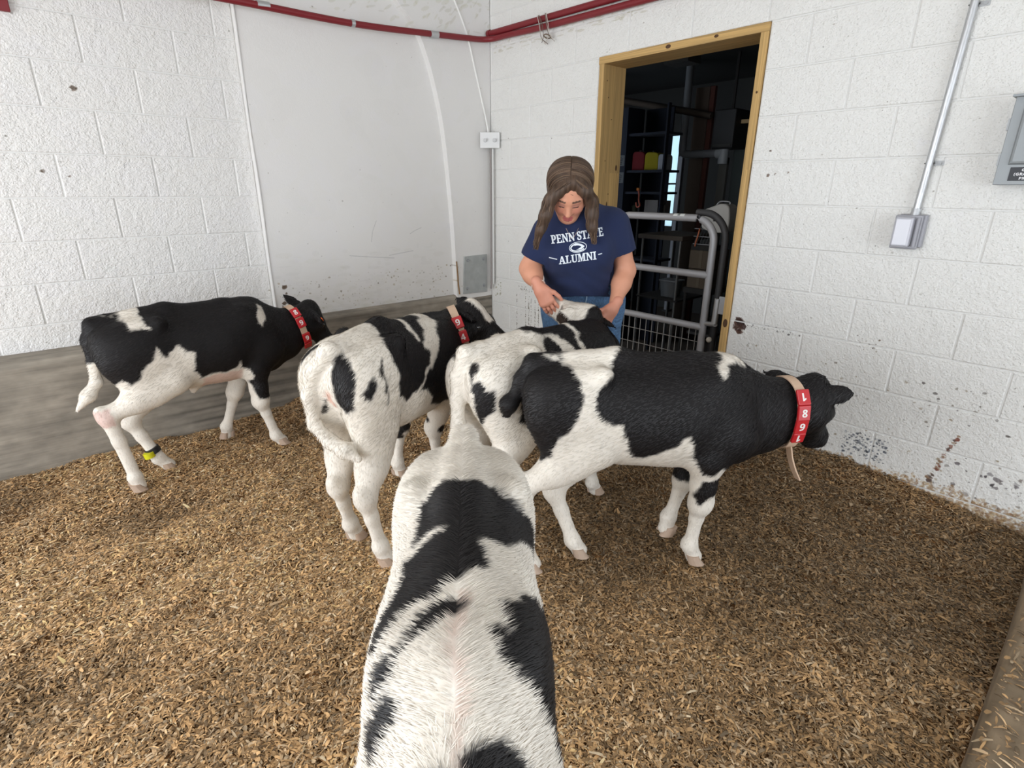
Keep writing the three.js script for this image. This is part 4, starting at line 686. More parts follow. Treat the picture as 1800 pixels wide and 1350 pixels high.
{
  const g = thing('tube_gate', 'grey tube gate with wire mesh closing the lower doorway', 'gate');
  const gm = std({ color: rgb(0.40, 0.40, 0.415), metalness: 0.25, roughness: 0.42 }), z = -0.12, R = 0.0215;
  const oval = (pts, n) => { const cv = new THREE.CurvePath(); return tube(pts, R, 12, n); };
  const arc = (cx, cy, r, a0, a1, n = 8) => Array.from({ length: n + 1 }, (_, i) => { const a = lerp(a0, a1, i / n); return V(cx + Math.cos(a) * r, cy + Math.sin(a) * r, z); });
  const path = [V(1.13, 0.10, z), V(1.13, 0.6, z), V(1.13, 1.0, z), ...arc(1.26, 1.045, 0.13, Math.PI, Math.PI / 2), V(1.5, 1.175, z), ...arc(1.722, 1.045, 0.13, Math.PI / 2, 0), V(1.852, 0.9, z), V(1.852, 0.5, z), V(1.852, 0.10, z)];
  mesh('frame', tube(path, R, 12, 160), gm, g);
  for (const y of [0.858, 0.548, 0.10]) mesh('rail', rod(V(1.13, y, z), V(1.852, y, z), R, 12), gm, g);
  const wm = std({ color: rgb(0.30, 0.29, 0.27), metalness: 0.5, roughness: 0.5 });
  for (let i = 1; i < 16; i++) { const x = 1.13 + i * 0.0452; mesh('mesh_wire', rod(V(x, 0.10, z), V(x, 0.545, z), 0.0026, 6), wm, g); }
  for (const y of [0.455, 0.36, 0.265, 0.17]) mesh('mesh_wire', rod(V(1.14, y, z + 0.004), V(1.845, y, z + 0.004), 0.0026, 6), wm, g);
  mesh('edge_tube', tube([V(1.70, 1.205, z - 0.05), ...arc(1.745, 1.055, 0.15, 1.45, 0, 8).map((p) => p.setZ(z - 0.05)), V(1.895, 0.9, z - 0.05), V(1.895, 0.6, z - 0.05), V(1.895, 0.1, z - 0.05)], 0.02, 10, 60), std({ color: rgb(0.05, 0.05, 0.052), roughness: 0.6 }), g).userData.label = 'black rear tube of the gate';
  mesh('hinge_pin', rod(V(1.952, 0.60, -0.06), V(1.956, 0.745, -0.06), 0.017, 12), galv, g); mesh('hinge_arm', rod(V(1.862, 0.575, z), V(1.96, 0.595, -0.06), 0.014, 10), galv, g);
  mesh('hinge_plate', box(1.965, 2.03, 0.66, 0.76, -0.066, -0.054, 0.002), galv, g); mesh('hinge_nut', new THREE.SphereGeometry(0.017, 10, 8).translate(1.935, 0.50, -0.055), std({ color: rgb(0.42, 0.38, 0.32), roughness: 0.7 }), g);
  const lt = canvasTex(128, 48, (c, w, h) => { c.fillStyle = '#e3e6e4'; c.fillRect(0, 0, w, h); c.fillStyle = '#4a5654'; for (const [x, ww] of [[16, 14], [34, 8], [46, 18], [76, 12], [92, 20]]) c.fillRect(x, 18, ww, 10); });
  mesh('sticker', new THREE.CylinderGeometry(R + 0.0006, R + 0.0006, 0.075, 10, 1, true, 0.35, 1.2).rotateZ(Math.PI / 2).rotateX(0).translate(1.62, 1.175, z), std({ map: lt, roughness: 0.6 }), g);
}
// ---------------------------------------------------------------- the dark storeroom beyond the doorway
{
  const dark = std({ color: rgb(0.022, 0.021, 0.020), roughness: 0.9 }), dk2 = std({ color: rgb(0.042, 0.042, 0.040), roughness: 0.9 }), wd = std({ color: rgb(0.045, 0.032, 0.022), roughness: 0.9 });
  const X0 = -1.4, X1 = 2.9, Z1b = -3.2, H1 = 2.42;
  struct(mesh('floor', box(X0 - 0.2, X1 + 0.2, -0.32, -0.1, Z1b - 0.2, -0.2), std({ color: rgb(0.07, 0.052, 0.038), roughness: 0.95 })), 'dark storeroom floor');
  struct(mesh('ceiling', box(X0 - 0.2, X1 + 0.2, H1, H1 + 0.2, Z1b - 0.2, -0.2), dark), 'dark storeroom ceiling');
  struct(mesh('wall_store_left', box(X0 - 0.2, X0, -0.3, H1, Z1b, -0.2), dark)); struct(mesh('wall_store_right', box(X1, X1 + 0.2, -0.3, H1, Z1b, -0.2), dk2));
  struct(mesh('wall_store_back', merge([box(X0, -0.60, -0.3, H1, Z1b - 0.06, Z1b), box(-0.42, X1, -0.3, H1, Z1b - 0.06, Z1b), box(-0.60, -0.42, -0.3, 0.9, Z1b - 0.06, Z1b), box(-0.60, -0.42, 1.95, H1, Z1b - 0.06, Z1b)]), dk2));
  const win = struct(new THREE.Group(), 'narrow bright window of the storeroom'); win.name = 'window_1'; scene.add(win);
  mesh('pane', box(-0.60, -0.42, 0.9, 1.95, Z1b - 0.03, Z1b - 0.026), phys({ color: rgb(0.80, 0.92, 0.95), transmission: 0.75, roughness: 0.6, thickness: 0 }), win); mesh('bar', box(-0.60, -0.42, 1.38, 1.40, Z1b - 0.02, Z1b - 0.005), dark, win);
  const post = thing('white_post', 'pale post beside the narrow storeroom window', 'post'); mesh('shaft', box(-0.285, -0.235, -0.1, 1.68, -3.05, -3.0, 0.003), std({ color: rgb(0.30, 0.31, 0.34), roughness: 0.7 }), post); mesh('foot', box(-0.30, -0.22, -0.1, -0.08, -3.07, -2.98), dk2, post);
  // beams
  for (const [a, b, r] of [[V(-0.5, 2.20, -1.88), V(0.72, 1.93, -1.88), 0.03]]) { const t = thing('sloping_beam', 'sloping timber brace under the storeroom ceiling', 'beam'); mesh('timber', rod(a, b, r, 4), wd, t); mesh('cleat', box(-0.56, -0.44, 2.18, H1, -1.93, -1.83), wd, t); }
  { const t = thing('ceiling_joist', 'dark joist under the storeroom ceiling', 'joist'); mesh('timber', box(X0, X1, H1 - 0.16, H1, -1.06, -0.98), wd, t); mesh('ceiling_bracket', box(0.84, 1.04, H1 - 0.24, H1 - 0.16, -1.1, -0.94), dk2, t); }
  // pipe with elbow and tee
  const pv = std({ color: rgb(0.20, 0.21, 0.225), roughness: 0.5 }), pp = thing('drain_pipe', 'grey pipe with an elbow and a tee inside the storeroom', 'pipe');
  mesh('pipe', tube([V(0.39, H1, -2.0), V(0.39, 2.1, -2.0), V(0.39, 1.76, -2.0), V(0.395, 1.66, -2.0), V(0.45, 1.635, -2.0), V(0.6, 1.634, -2.0), V(0.78, 1.634, -2.0)], 0.034, 12, 60), pv, pp); mesh('tee', merge([rod(V(0.745, 1.634, -2.0), V(0.80, 1.634, -2.0), 0.043, 12), rod(V(0.81, 1.545, -2.0), V(0.81, 1.70, -2.0), 0.042, 12)]), std({ color: rgb(0.33, 0.35, 0.37), roughness: 0.5 }), pp);
  const hb = thing('unit_heater', 'black box heater hung in the storeroom', 'heater'); mesh('case', box(0.735, 0.935, 1.665, 1.975, -2.15, -1.9, 0.012), std({ color: rgb(0.008, 0.008, 0.009), roughness: 0.6 }), hb); mesh('grille', box(0.75, 0.92, 1.68, 1.70, -1.9, -1.893), dk2, hb); mesh('hanger', box(0.82, 0.84, 1.97, H1, -2.04, -2.02), dark, hb);
  const st = thing('batten', 'short bare wooden batten on the storeroom wall', 'batten'); mesh('timber', box(0.93, 1.25, 1.862, 1.893, -2.05, -2.0, 0.002), std({ color: rgb(0.42, 0.30, 0.16), roughness: 0.8 }), st); mesh('back_board', box(1.2, 1.26, -0.1, H1, -2.1, -2.05), wd, st);
  const pt = thing('partition_boards', 'brown upright boards in the middle of the storeroom', 'partition');
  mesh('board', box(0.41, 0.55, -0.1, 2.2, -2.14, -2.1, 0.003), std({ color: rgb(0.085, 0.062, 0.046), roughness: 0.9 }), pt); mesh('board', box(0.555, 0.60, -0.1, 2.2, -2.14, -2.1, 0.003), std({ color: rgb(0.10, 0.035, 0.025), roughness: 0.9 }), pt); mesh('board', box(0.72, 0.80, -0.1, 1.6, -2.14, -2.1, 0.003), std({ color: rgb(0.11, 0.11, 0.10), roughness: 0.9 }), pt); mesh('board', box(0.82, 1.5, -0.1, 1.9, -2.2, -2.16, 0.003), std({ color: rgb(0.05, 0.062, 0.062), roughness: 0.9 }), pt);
  mesh('note', box(0.93, 1.02, 1.28, 1.40, -2.16, -2.158), std({ color: rgb(0.22, 0.23, 0.23) }), pt);
  // shelving with jugs
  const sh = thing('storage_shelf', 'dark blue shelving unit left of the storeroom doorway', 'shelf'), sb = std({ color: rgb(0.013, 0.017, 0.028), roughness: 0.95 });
  mesh('side_panel', box(0.05, 0.215, -0.1, 2.0, -1.62, -1.38, 0.003), sb, sh); mesh('side_panel', box(0.605, 0.622, -0.1, 2.0, -1.42, -1.38, 0.003), sb, sh); mesh('back_panel', box(0.215, 0.50, -0.1, 2.0, -1.66, -1.645), sb, sh);
  for (const y of [0.72, 1.09, 1.30, 1.48, 1.78]) mesh('shelf_board', box(0.215, 0.607, y - 0.012, y + 0.008, -1.645, -1.40), sb, sh);
  const nt = canvasTex(64, 64, (c) => { c.fillStyle = '#8d9092'; c.fillRect(0, 0, 64, 64); c.fillStyle = '#3b3d40'; for (let i = 0; i < 5; i++) c.fillRect(10, 10 + i * 10, 30 + (i * 13) % 16, 4); });
  for (const y of [1.57, 1.427]) mesh('paper_note', new THREE.PlaneGeometry(0.09, 0.09).translate(0.162, y, -1.378), std({ map: nt, color: rgb(0.35, 0.36, 0.37), roughness: 0.9 }), sh);
  const jug = (name, label, x, w, h, c, grp) => { const t = thing(name, label, 'jug', 'jugs on the storeroom shelf'); const s = new THREE.Shape(); s.moveTo(-w / 2, 0); s.lineTo(w / 2, 0); s.lineTo(w / 2, h * 0.72); s.quadraticCurveTo(w / 2, h * 0.92, w * 0.18, h * 0.94); s.lineTo(-w * 0.3, h * 0.96); s.quadraticCurveTo(-w / 2, h * 0.95, -w / 2, h * 0.75); const g = new THREE.ExtrudeGeometry(s, { depth: 0.09, bevelEnabled: true, bevelSize: 0.008, bevelThickness: 0.008, bevelSegments: 2 }); g.translate(x, 1.496, -1.53); mesh('body', g, std({ color: c, roughness: 0.95 }), t); mesh('cap', new THREE.CylinderGeometry(0.016, 0.016, 0.02, 10).translate(x - w * 0.1, 1.496 + h + 0.004, -1.485), dk2, t); };
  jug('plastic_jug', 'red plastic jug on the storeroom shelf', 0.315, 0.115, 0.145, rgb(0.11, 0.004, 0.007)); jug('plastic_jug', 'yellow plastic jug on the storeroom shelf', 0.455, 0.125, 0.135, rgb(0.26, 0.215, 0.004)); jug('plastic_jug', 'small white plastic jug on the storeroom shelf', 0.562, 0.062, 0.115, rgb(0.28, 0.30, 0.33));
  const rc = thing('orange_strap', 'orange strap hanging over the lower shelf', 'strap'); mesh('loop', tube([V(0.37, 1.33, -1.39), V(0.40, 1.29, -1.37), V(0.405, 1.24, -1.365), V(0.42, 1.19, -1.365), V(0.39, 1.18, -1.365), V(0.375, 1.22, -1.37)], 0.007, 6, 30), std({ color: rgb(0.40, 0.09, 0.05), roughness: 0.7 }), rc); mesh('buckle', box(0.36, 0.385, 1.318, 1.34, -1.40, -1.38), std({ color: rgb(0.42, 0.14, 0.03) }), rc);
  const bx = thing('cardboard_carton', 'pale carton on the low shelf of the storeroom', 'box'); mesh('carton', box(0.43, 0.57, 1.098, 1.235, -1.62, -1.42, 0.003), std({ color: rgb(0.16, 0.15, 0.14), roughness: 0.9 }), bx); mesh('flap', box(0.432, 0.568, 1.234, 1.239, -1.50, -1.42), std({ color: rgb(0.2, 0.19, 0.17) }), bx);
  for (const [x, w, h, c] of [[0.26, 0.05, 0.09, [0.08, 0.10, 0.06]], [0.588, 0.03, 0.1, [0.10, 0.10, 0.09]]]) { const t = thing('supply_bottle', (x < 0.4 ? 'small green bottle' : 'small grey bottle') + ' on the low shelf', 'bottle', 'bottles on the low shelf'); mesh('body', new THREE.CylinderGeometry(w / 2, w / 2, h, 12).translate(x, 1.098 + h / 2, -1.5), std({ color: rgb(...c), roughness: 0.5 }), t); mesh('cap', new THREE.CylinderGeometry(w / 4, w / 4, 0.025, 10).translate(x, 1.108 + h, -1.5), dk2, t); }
  // spray tank cart
  const tk = thing('spray_tank', 'white plastic spray tank with a wire handle behind the gate', 'tank'); tk.position.set(1.445, 0, -0.95);
  mesh('tank', (() => { const s = new THREE.Shape(); s.moveTo(-0.085, 1.08); s.quadraticCurveTo(-0.02, 1.045, 0.085, 1.06); s.quadraticCurveTo(0.105, 1.09, 0.085, 1.205); s.quadraticCurveTo(0.07, 1.235, 0.02, 1.225); s.lineTo(-0.09, 1.185); s.quadraticCurveTo(-0.11, 1.17, -0.085, 1.08); return new THREE.ExtrudeGeometry(s, { depth: 0.10, bevelEnabled: true, bevelSize: 0.012, bevelThickness: 0.012, bevelSegments: 3 }); })(), std({ color: rgb(0.50, 0.49, 0.46), roughness: 0.5 }), tk);
  mesh('print', merge([box(-0.03, 0.035, 1.145, 1.165, 0.112, 0.114), box(-0.01, 0.03, 1.12, 1.138, 0.112, 0.114)]), dark, tk);
  mesh('handle', tube([V(-0.04, 1.21, 0.05), V(-0.01, 1.25, 0.05), V(0.065, 1.248, 0.05), V(0.05, 1.215, 0.05)], 0.005, 6, 24), steel, tk);
  mesh('stand', merge([rod(V(-0.07, -0.1, 0.0), V(-0.05, 1.07, 0.03), 0.012), rod(V(0.08, -0.1, 0.0), V(0.06, 1.07, 0.03), 0.012), rod(V(0, -0.1, 0.14), V(0, 1.07, 0.08), 0.012), box(-0.1, 0.1, 0.30, 0.32, -0.02, 0.14)]), std({ color: rgb(0.03, 0.03, 0.03), roughness: 0.6 }), tk);
  // table, cartons, bin, wire crate
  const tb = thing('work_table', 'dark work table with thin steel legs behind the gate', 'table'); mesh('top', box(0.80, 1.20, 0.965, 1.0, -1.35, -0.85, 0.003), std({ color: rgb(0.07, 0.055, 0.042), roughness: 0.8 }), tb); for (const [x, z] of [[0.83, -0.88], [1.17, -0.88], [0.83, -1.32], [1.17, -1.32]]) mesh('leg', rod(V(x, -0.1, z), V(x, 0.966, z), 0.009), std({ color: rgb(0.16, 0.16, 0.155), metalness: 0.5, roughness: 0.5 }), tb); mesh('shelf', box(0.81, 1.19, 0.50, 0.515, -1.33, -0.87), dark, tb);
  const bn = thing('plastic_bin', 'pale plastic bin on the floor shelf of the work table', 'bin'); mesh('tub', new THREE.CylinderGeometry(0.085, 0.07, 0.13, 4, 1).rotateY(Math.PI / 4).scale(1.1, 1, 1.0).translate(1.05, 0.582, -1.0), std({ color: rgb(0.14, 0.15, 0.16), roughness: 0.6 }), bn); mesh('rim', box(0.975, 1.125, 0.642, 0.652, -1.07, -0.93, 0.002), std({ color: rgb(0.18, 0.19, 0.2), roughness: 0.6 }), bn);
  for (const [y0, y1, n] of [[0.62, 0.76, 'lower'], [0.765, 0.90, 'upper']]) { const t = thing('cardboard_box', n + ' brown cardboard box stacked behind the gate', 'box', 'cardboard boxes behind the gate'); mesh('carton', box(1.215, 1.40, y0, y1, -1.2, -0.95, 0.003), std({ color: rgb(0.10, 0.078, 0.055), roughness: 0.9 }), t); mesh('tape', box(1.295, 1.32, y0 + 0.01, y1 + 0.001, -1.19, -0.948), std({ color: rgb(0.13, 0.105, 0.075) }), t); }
  const sd = thing('box_stand', 'low dark stand under the cardboard boxes', 'stand'); mesh('top', box(1.20, 1.42, 0.58, 0.62, -1.25, -0.93), dark, sd); for (const [x, z] of [[1.215, -0.95], [1.405, -0.95], [1.215, -1.23], [1.405, -1.23]]) mesh('leg', rod(V(x, -0.1, z), V(x, 0.58, z), 0.012), dark, sd);
  const wc = thing('wire_tray', 'black wire tray with orange cords above the boxes', 'tray'); for (let i = 0; i < 7; i++) mesh('wire', rod(V(1.24 + i * 0.024, 0.95, -0.95), V(1.225 + i * 0.024, 1.07, -1.05), 0.003, 5), std({ color: rgb(0.14, 0.14, 0.14), metalness: 0.4, roughness: 0.5 }), wc); for (const y of [0.945, 1.0, 1.055]) mesh('rail', rod(V(1.225, y, -0.96), V(1.40, y, -0.96), 0.004, 6), steel, wc); mesh('base', box(1.22, 1.40, 0.902, 0.94, -1.1, -0.95), dark, wc); mesh('cord', tube([V(1.28, 1.06, -0.94), V(1.275, 1.0, -0.93), V(1.265, 0.96, -0.93), V(1.262, 0.93, -0.93)], 0.006, 6, 16), std({ color: rgb(0.5, 0.16, 0.08) }), wc);
}
// ---------------------------------------------------------------- the woman
{
  const root = thing('person', 'woman with long brown hair in a navy lettered t-shirt and jeans bending to a calf', 'person');
  root.position.set(1.625, 0, 0.7266); root.rotation.y = 0.8442;
  const SKIN = [0.66, 0.305, 0.190], skinMat = phys({ color: 0xffffff, vertexColors: true, roughness: 0.55, sheen: 0.2, sheenColor: rgb(0.4, 0.2, 0.15) });
  // head frame
  const hc = [-0.116, 1.322, 0.275], hf = unit([-0.09, -0.66, 0.74]), hr = unit(cross(hf, [0.03, 1, 0])), hu = cross(hr, hf);   // hr: towards the viewer's left... the head's own right is -x
  const Hd = (f, u, r) => add(add(add(hc, hf, f), hu, u), hr, r);
  const skinParts = [];
  // arms, neck and torso
  const bodyB = new Body();
  bodyB.bone([-0.055, 1.13, 0.12], [-0.02, 0.90, 0.04], 0.10, 0.11, 0.05, Z1, 0.8); bodyB.bone([-0.06, 1.18, 0.15], Hd(-0.03, -0.06, 0), 0.058, 0.056, 0.04);
  bodyB.bone([-0.19, 1.17, 0.14], [0.09, 1.18, 0.14], 0.05, 0.05, 0.05); bodyB.bone([-0.09, 0.80, -0.01], [0.09, 0.80, -0.01], 0.10, 0.10, 0.05);
  for (const s of [-1, 1]) { bodyB.bone([0.095 * s, 0.76, 0], [0.12 * s, 0.42, 0.05], 0.09, 0.055, 0.04); bodyB.bone([0.12 * s, 0.42, 0.05], [0.12 * s, 0.05, -0.02], 0.05, 0.036, 0.04); }
  const arms = [[[-0.208, 1.140, 0.14], [-0.282, 0.965, 0.125], [-0.240, 0.896, 0.250]], [[0.122, 1.178, 0.14], [0.188, 0.955, 0.115], [0.122, 0.802, 0.235]]];
  for (const [s, e, w] of arms) { bodyB.bone(s, e, 0.056, 0.046, 0.04); bodyB.bone(e, mid(e, w, 0.35), 0.046, 0.044, 0.03); bodyB.bone(mid(e, w, 0.35), w, 0.044, 0.027, 0.03); }
  skinParts.push([bodyB.mesh(0.010), () => SKIN]);
  // head
  const hb = new Body();
  hb.ball(Hd(-0.012, 0.030, 0), 0.090, 0.03, hr, 0.84); hb.bone(Hd(0.030, 0.0, 0), Hd(0.040, -0.072, 0), 0.064, 0.043, 0.03, hr, 1.0);
  hb.bone(Hd(0.0, -0.03, 0), Hd(-0.03, -0.12, 0), 0.056, 0.056, 0.03); hb.ball(Hd(0.064, -0.098, 0), 0.023, 0.03);
  for (const s of [-1, 1]) {
    hb.bone(Hd(0.0, -0.055, 0.048 * s), Hd(0.05, -0.092, 0.018 * s), 0.026, 0.022, 0.03); hb.ball(Hd(0.056, -0.036, 0.034 * s), 0.027, 0.03);
    hb.ball(Hd(0.071, -0.001, 0.031 * s), 0.0135, 0.008); hb.bone(Hd(0.082, 0.018, 0.014 * s), Hd(0.070, 0.019, 0.046 * s), 0.008, 0.007, 0.018);
    hb.ball(Hd(0.088, -0.044, 0.0115 * s), 0.0088, 0.010); hb.bone(Hd(-0.005, 0.012, 0.077 * s), Hd(-0.012, -0.028, 0.074 * s), 0.017, 0.012, 0.008, hr, 0.45);
    hb.bone(Hd(0.088, -0.068, 0), Hd(0.078, -0.070, 0.020 * s), 0.0072, 0.0045, 0.006); hb.bone(Hd(0.086, -0.080, 0), Hd(0.076, -0.079, 0.017 * s), 0.0078, 0.005, 0.006);
  }
  hb.bone(Hd(0.084, 0.004, 0), Hd(0.103, -0.040, 0), 0.0085, 0.0125, 0.014);
  skinParts.push([hb.mesh(0.0034), (x, y, z) => {
    const q = add([x, y, z], hc, -1), f = dot(q, hf), u = dot(q, hu), r = Math.abs(dot(q, hr));
    if (f > 0.06 && u < -0.061 && u > -0.088 && r < 0.023 - Math.abs(u + 0.0745) * 0.4) return [0.50, 0.13, 0.12];
    if (f > 0.055 && Math.abs(u - 0.022 + 0.10 * Math.max(0, r - 0.035)) < 0.0042 && r > 0.014 && r < 0.050) return [0.12, 0.065, 0.045];
    if (f > 0.05 && Math.abs(u + 0.0095) < 0.0026 && r > 0.018 && r < 0.044) return [0.06, 0.03, 0.025];
    if (f > 0.05 && u > -0.008 && u < 0.012 && r > 0.016 && r < 0.046) return [0.55, 0.25, 0.18];
    const blush = Math.exp(-((u + 0.032) ** 2 + (r - 0.038) ** 2) / 0.0006) * (f > 0.02 ? 1 : 0);
    return [lerp(SKIN[0], 0.64, blush), lerp(SKIN[1], 0.255, blush), lerp(SKIN[2], 0.175, blush)];
  }]);
  // hands: palm, four fingers of different length in three bones each, thumb from the side of the palm
  function hand(w, d, n, thumbSide, curl, spread) {
    const b = new Body(); d = unit(d); n = unit(add(n, d, -dot(n, d))); const s = cross(d, n).map((v) => v * thumbSide);   // s points to the thumb side, n is the back of the hand
    const P = (a, c, e = 0) => add(add(add(w, d, a), s, c), n, e);
    b.bone(add(w, d, -0.03), P(0.02, 0), 0.027, 0.026, 0.02); b.bone(P(0.018, 0.012), P(0.080, 0.024), 0.021, 0.017, 0.02, n, 0.75); b.bone(P(0.018, -0.010), P(0.078, -0.024), 0.021, 0.016, 0.02, n, 0.75); b.bone(P(0.025, 0), P(0.082, 0), 0.023, 0.018, 0.02, n, 0.7);
    [[0.030, 0.070, 0.0088], [0.0105, 0.078, 0.0090], [-0.009, 0.073, 0.0086], [-0.027, 0.058, 0.0078]].forEach(([c, L, r], i) => {
      let p = P(0.084 - Math.abs(c) * 0.22, c), a = curl * 0.5, dirS = spread * (c / 0.03);
      for (const [k, part] of [[0.45, 0], [0.32, 1], [0.23, 2]]) { const dd = unit(add(add([d[0] * Math.cos(a), d[1] * Math.cos(a), d[2] * Math.cos(a)], n, -Math.sin(a)), s, dirS)), q = add(p, dd, L * k); b.bone(p, q, r, r * 0.93, 0.003); p = q; a += curl * (0.55 + 0.08 * i); }
    });
    const t0 = P(0.028, 0.026, -0.004), t1 = add(t0, unit(add(add(d, s, 0.85), n, -0.35)), 0.036), t2 = add(t1, unit(add(add(d, s, 0.35), n, -0.45)), 0.030), t3 = add(t2, unit(add(add(d, s, 0.05), n, -0.55)), 0.022);
    b.bone(P(0.014, 0.010), t0, 0.019, 0.016, 0.015); b.bone(t0, t1, 0.0135, 0.0110, 0.008); b.bone(t1, t2, 0.0110, 0.0100, 0.003); b.bone(t2, t3, 0.0098, 0.0085, 0.003);
    skinParts.push([b.mesh(0.003), () => [0.66, 0.285, 0.19]]);
  }
  hand(arms[0][2], [0.46, -0.84, 0.26], [-0.35, 0.10, 0.93], -1, 0.55, 0.06);
  hand(arms[1][2], [-0.52, -0.82, 0.22], [0.45, -0.1, 0.88], 1, 0.75, 0.10);
  const merged = mergeGeometries(skinParts.map(([g, f]) => { const p = g.attributes.position, c = new Float32Array(p.count * 3); for (let i = 0; i < p.count; i++) { const q = f(p.getX(i), p.getY(i), p.getZ(i)), k = 0.96 + 0.08 * noise3(p.getX(i) * 60, p.getY(i) * 60, p.getZ(i) * 60, 3); c[3 * i] = q[0] * k; c[3 * i + 1] = q[1] * k; c[3 * i + 2] = q[2] * k; } g.setAttribute('color', new THREE.BufferAttribute(c, 3)); return g; }));
  mesh('body', merged, skinMat, root);
  // t-shirt
  const sb = new Body();
  sb.bone([0.0, 0.845, -0.005], [-0.025, 0.98, 0.06], 0.196, 0.180, 0.05, Z1, 0.80); sb.bone([-0.03, 1.0, 0.07], [-0.05, 1.12, 0.125], 0.178, 0.165, 0.06, Z1, 0.78);
  for (const s of [-1, 1]) sb.ball([-0.048 + 0.075 * s, 1.055, 0.185], 0.085, 0.07);
  sb.bone([-0.175, 1.148, 0.135], [0.085, 1.185, 0.135], 0.062, 0.062, 0.06); sb.bone([-0.055, 1.17, 0.13], [-0.068, 1.235, 0.165], 0.090, 0.070, 0.07);
  for (const [s, e] of arms) { const d = add(e, s, -1); sb.bone(add(s, [0, -0.005, 0]), add(s, d, 0.62), 0.066, 0.071, 0.05); }
  const hemY = 0.838, base = sb.d.bind(sb);
  sb.d = (x, y, z) => {
    let D = base(x, y, z) + 0.0022 * Math.sin(y * 95 + x * 22 + 3 * Math.sin(x * 17)) * smooth(1.03, 0.90, y) + 0.0016 * Math.sin(x * 60 + y * 70) * smooth(0.05, 0.0, Math.abs(y - 1.0));
    D = Math.max(D, hemY + 0.022 * Math.cos((x + 0.01) * 9) - 0.022 - y);
    for (const [s, e] of arms) { const d = unit(add(e, s, -1)), t = dot(add([x, y, z], s, -1), d); if (Math.hypot(x - s[0] - d[0] * t, y - s[1] - d[1] * t, z - s[2] - d[2] * t) < 0.10 && (s[0] < 0 ? x < -0.215 : x > 0.118)) D = Math.max(D, t - 0.138); }
    return D;
  };
  const sg = sb.mesh(0.0075);
  worldUV(sg, (x, y, z) => (x + 0.28) / 0.46, (x, y, z) => (y - 0.80) / 0.46);
  { const n = sg.attributes.normal, uv = sg.attributes.uv; for (let i = 0; i < uv.count; i++) if (n.getZ(i) < -0.2) uv.setXY(i, 0.02, 0.02); }
  const shirt = canvasTex(1024, 1024, (c, w, h) => {
    c.fillStyle = '#1c2749'; c.fillRect(0, 0, w, h); const R = mulberry(3);
    for (let i = 0; i < 6000; i++) { c.globalAlpha = 0.06; c.fillStyle = R() < 0.5 ? '#2b3a66' : '#121a35'; c.fillRect(R() * w, R() * h, 2 + R() * 3, 1); } c.globalAlpha = 1;
    const X = (m) => (m + 0.28) / 0.46 * w, Y = (m) => h - (m - 0.80) / 0.46 * h; c.fillStyle = '#e6ecf2'; c.strokeStyle = '#e6ecf2'; c.textAlign = 'center'; c.textBaseline = 'middle';
    const word = (t, x0, y0, x1, y1, hgt) => { const dx = X(x1) - X(x0), dy = Y(y1) - Y(y0), L = Math.hypot(dx, dy); c.save(); c.translate((X(x0) + X(x1)) / 2, (Y(y0) + Y(y1)) / 2); c.rotate(Math.atan2(dy, dx)); c.font = 'bold 100px serif'; const m = c.measureText(t).width; c.scale(L / m, hgt / 0.46 * h / 72); c.lineWidth = 3; c.fillText(t, 0, 0); c.strokeText(t, 0, 0); c.restore(); };
    word('PENN STATE', -0.190, 1.112, 0.048, 1.150, 0.036); word('ALUMNI', -0.152, 1.020, 0.018, 1.046, 0.036);
    c.lineWidth = 9; for (const [a, b, e, f] of [[-0.196, 1.031, -0.160, 1.026], [0.026, 1.050, 0.044, 1.055]]) { c.beginPath(); c.moveTo(X(a), Y(b)); c.lineTo(X(e), Y(f)); c.stroke(); }
    c.save(); c.translate(X(-0.068), Y(1.082)); c.rotate(-0.14);                       // oval emblem
    c.lineWidth = 6; c.beginPath(); c.ellipse(0, 0, 88, 50, 0, 0, 7); c.stroke(); c.lineWidth = 13; c.beginPath(); c.ellipse(0, 2, 72, 36, 0, 0.55, 4.6); c.stroke();
    c.beginPath(); c.moveTo(-26, -44); c.quadraticCurveTo(20, -40, 52, -18); c.lineTo(70, -2); c.lineTo(44, 20); c.quadraticCurveTo(20, 30, -22, 22); c.quadraticCurveTo(16, 14, 34, -2); c.quadraticCurveTo(6, -26, -34, -16); c.fill(); c.restore();
  });
  mesh('tshirt', sg, phys({ color: 0xffffff, map: shirt, roughness: 0.95, sheen: 0.2, sheenColor: rgb(0.3, 0.35, 0.5) }), root).userData.label = 'navy t-shirt lettered PENN STATE ALUMNI';
  // jeans
  const jb = new Body();
  jb.bone([-0.075, 0.775, -0.02], [0.085, 0.775, -0.02], 0.140, 0.140, 0.05, Z1, 0.92); jb.bone([-0.06, 0.85, -0.01], [0.06, 0.85, -0.01], 0.125, 0.125, 0.05, Z1, 0.9);
  for (const s of [-1, 1]) { jb.bone([0.098 * s, 0.74, 0], [0.115 * s, 0.43, 0.06], 0.116, 0.077, 0.03); jb.bone([0.115 * s, 0.43, 0.06], [0.12 * s, 0.07, -0.02], 0.076, 0.062, 0.03); }
  const jbase = jb.d.bind(jb); jb.d = (x, y, z) => Math.max(jbase(x, y, z) + 0.0018 * Math.sin(y * 70 - Math.abs(x) * 120), y - 0.875);
  const denim = dataTex(256, (u, v) => { const k = 0.82 + 0.28 * (noise2(u * 128, v * 40, 5, 128) - 0.5) + 0.25 * (fbm(u * 6, v * 6, 8, 3, 6) - 0.5); return [0.40 * k, 0.56 * k, 0.74 * k]; }, true);
  mesh('jeans', worldUV(jb.mesh(0.009), (x, y, z) => (x + z) * 4, (x, y) => y * 4), std({ color: 0xffffff, map: denim, roughness: 0.9 }), root).userData.label = 'blue denim jeans';
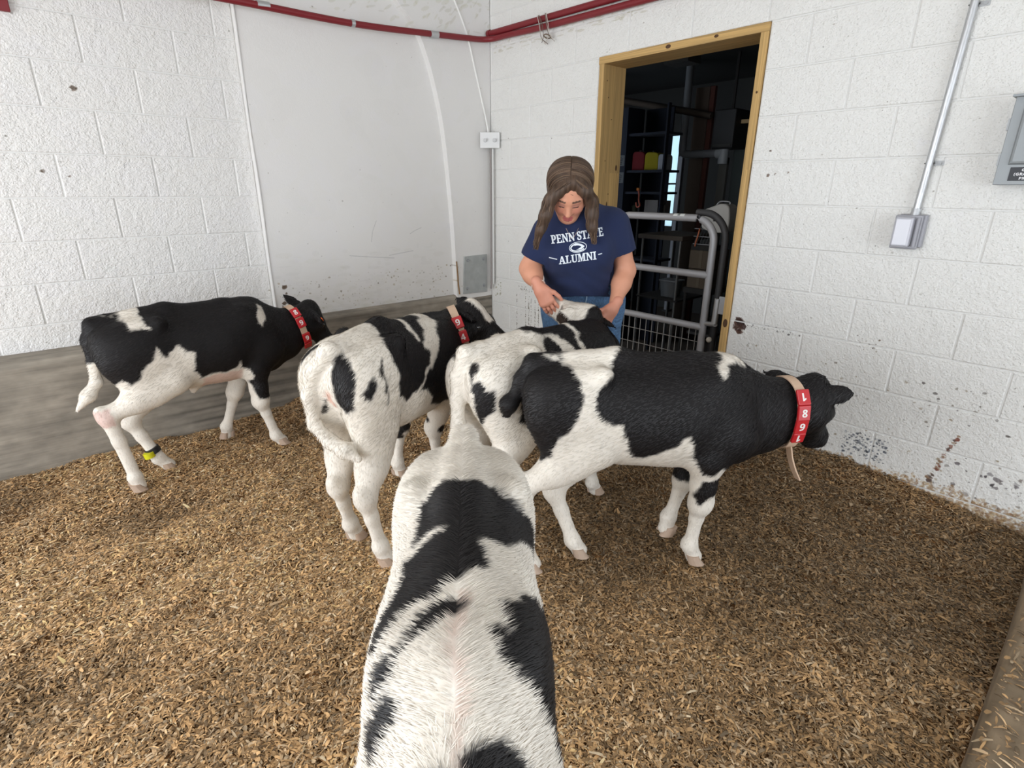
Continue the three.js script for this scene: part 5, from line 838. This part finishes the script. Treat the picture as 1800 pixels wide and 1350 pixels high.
  mesh('fly_seam', tube([V(0.004, 0.86, 0.122), V(0.003, 0.82, 0.127), V(-0.004, 0.775, 0.122)], 0.0035, 5, 12), std({ color: rgb(0.28, 0.42, 0.58), roughness: 0.9 }), root);
  for (const s of [-1, 1]) { const f = new Body(); f.bone([0.12 * s, 0.045, -0.04], [0.135 * s, 0.035, 0.12], 0.045, 0.036, 0.03); f.bone([0.12 * s, 0.06, -0.02], [0.12 * s, 0.16, -0.02], 0.048, 0.052, 0.03); mesh('boot', f.mesh(0.009), std({ color: rgb(0.06, 0.04, 0.03), roughness: 0.7 }), root); }
  // hair: scalp cap and long locks falling forward on both sides
  const hairB = new Body();
  hairB.ball(Hd(-0.026, 0.030, 0), 0.102, 0.02, hr, 0.98); hairB.ball(Hd(-0.045, 0.0, 0), 0.100, 0.03, hr, 0.98); hairB.bone(Hd(-0.06, -0.03, 0), [-0.075, 1.225, 0.10], 0.080, 0.06, 0.04);
  const L = [[Hd(0.058, 0.090, 0.005), Hd(0.076, 0.052, 0.058), [-0.205, 1.290, 0.350], [-0.222, 1.225, 0.340], [-0.242, 1.160, 0.320], [-0.262, 1.095, 0.295]], [Hd(0.045, 0.095, -0.015), Hd(0.060, 0.058, -0.072), [-0.022, 1.285, 0.315], [-0.016, 1.225, 0.300], [-0.010, 1.170, 0.295], [0.002, 1.120, 0.290]]];
  const rad = [[0.016, 0.021, 0.023, 0.024, 0.017, 0.003], [0.016, 0.021, 0.023, 0.024, 0.018, 0.003]];
  L.forEach((l, i) => hairB.chain(l.map((p, k) => [...p, rad[i][k]]), 0.025));
  const hbase = hairB.d.bind(hairB); hairB.d = (x, y, z) => { const r = dot(add([x, y, z], hc, -1), hr); return hbase(x, y, z) + 0.0011 * Math.sin(r * 300 + 30 * y + 20 * z); };
  const hg = hairB.mesh(0.0042), hp = hg.attributes.position, hcol = new Float32Array(hp.count * 3);
  for (let i = 0; i < hp.count; i++) { const q = add([hp.getX(i), hp.getY(i), hp.getZ(i)], hc, -1), r = dot(q, hr), st = noise2(r * 260, dot(q, hu) * 14, 5), k = 0.6 + 0.8 * st; hcol[3 * i] = 0.070 * k; hcol[3 * i + 1] = 0.040 * k; hcol[3 * i + 2] = 0.024 * k; }
  hg.setAttribute('color', new THREE.BufferAttribute(hcol, 3));
  const hairMat = phys({ color: 0xffffff, vertexColors: true, roughness: 0.6 }), hair = mesh('hair', hg, hairMat, root); hair.userData.label = 'long brown hair';
  const R = mulberry(77), tones = [rgb(0.060, 0.034, 0.020), rgb(0.098, 0.057, 0.034), rgb(0.165, 0.102, 0.062)], strands = [[], [], []];
  L.forEach((l, i) => { for (let k = 0; k < 130; k++) { const a = R() * 6.283, o = [Math.cos(a), Math.sin(a) * 0.6, Math.sin(a)], w = 0.75 + 0.4 * R(), cut = R() * 0.035, wob = (R() - 0.5) * 0.012; strands[Math.floor(R() * 3)].push(tube(l.slice(R() < 0.6 ? 0 : 1).map((p, j, arr) => { const kk = j + 6 - arr.length, s = rad[i][kk] * w * (kk > 4 ? 2.2 : 1.05); return V(p[0] + o[0] * s + wob * (kk % 2 ? 1 : -1), p[1] + o[1] * s * 0.6 - (kk > 4 ? cut - 0.012 : 0), p[2] + o[2] * s); }), 0.0017, 4, 16)); } });
  for (let k = 0; k < 420; k++) {                                    // strands combed from the parting over the crown
    const f = lerp(0.078, -0.115, R()), side = R() < 0.5 ? 1 : -1, rho = Math.sqrt(Math.max(0.0006, 0.1035 ** 2 - (f + 0.026) ** 2)), pts = [], dr = (R() - 0.5) * 0.02;
    for (let j = 0; j <= 6; j++) { const a = j / 6 * (1.5 + R() * 0.05), p0 = Hd(f + dr * j / 6 - 0.012 * (j / 6) ** 2, 0.030 + Math.cos(a) * rho, side * (0.002 + Math.sin(a) * rho * 0.985)); pts.push(V(...p0)); }
    strands[Math.floor(R() * 3)].push(tube(pts, 0.0018, 4, 14));
  }
  strands.forEach((l, i) => { const m = mesh('strands', merge(l), std({ color: tones[i], roughness: 0.6 }), hair); m.userData.kind = 'stuff'; });
  // bracelet, necklace, earring
  mesh('bracelet', (() => { const [, e, w] = arms[0], d = unit(add(w, e, -1)), g = new THREE.TorusGeometry(0.0315, 0.0034, 8, 24); g.applyQuaternion(new THREE.Quaternion().setFromUnitVectors(V(0, 0, 1), V(...d))); const c = add(w, d, -0.012); g.translate(...c); return g; })(), std({ color: rgb(0.75, 0.55, 0.46), roughness: 0.5 }), root);
  mesh('necklace', tube([V(-0.125, 1.165, 0.268), V(-0.112, 1.140, 0.285), V(-0.098, 1.122, 0.290), V(-0.080, 1.145, 0.282), V(-0.068, 1.165, 0.262)], 0.0012, 5, 24), std({ color: rgb(0.7, 0.6, 0.5), metalness: 0.8, roughness: 0.3 }), root);
  mesh('earring', new THREE.TorusGeometry(0.009, 0.0016, 6, 16).translate(...Hd(0.0, -0.04, -0.080)), std({ color: rgb(0.8, 0.7, 0.5), metalness: 0.9, roughness: 0.25 }), root);
}
renderer.render(scene, camera);
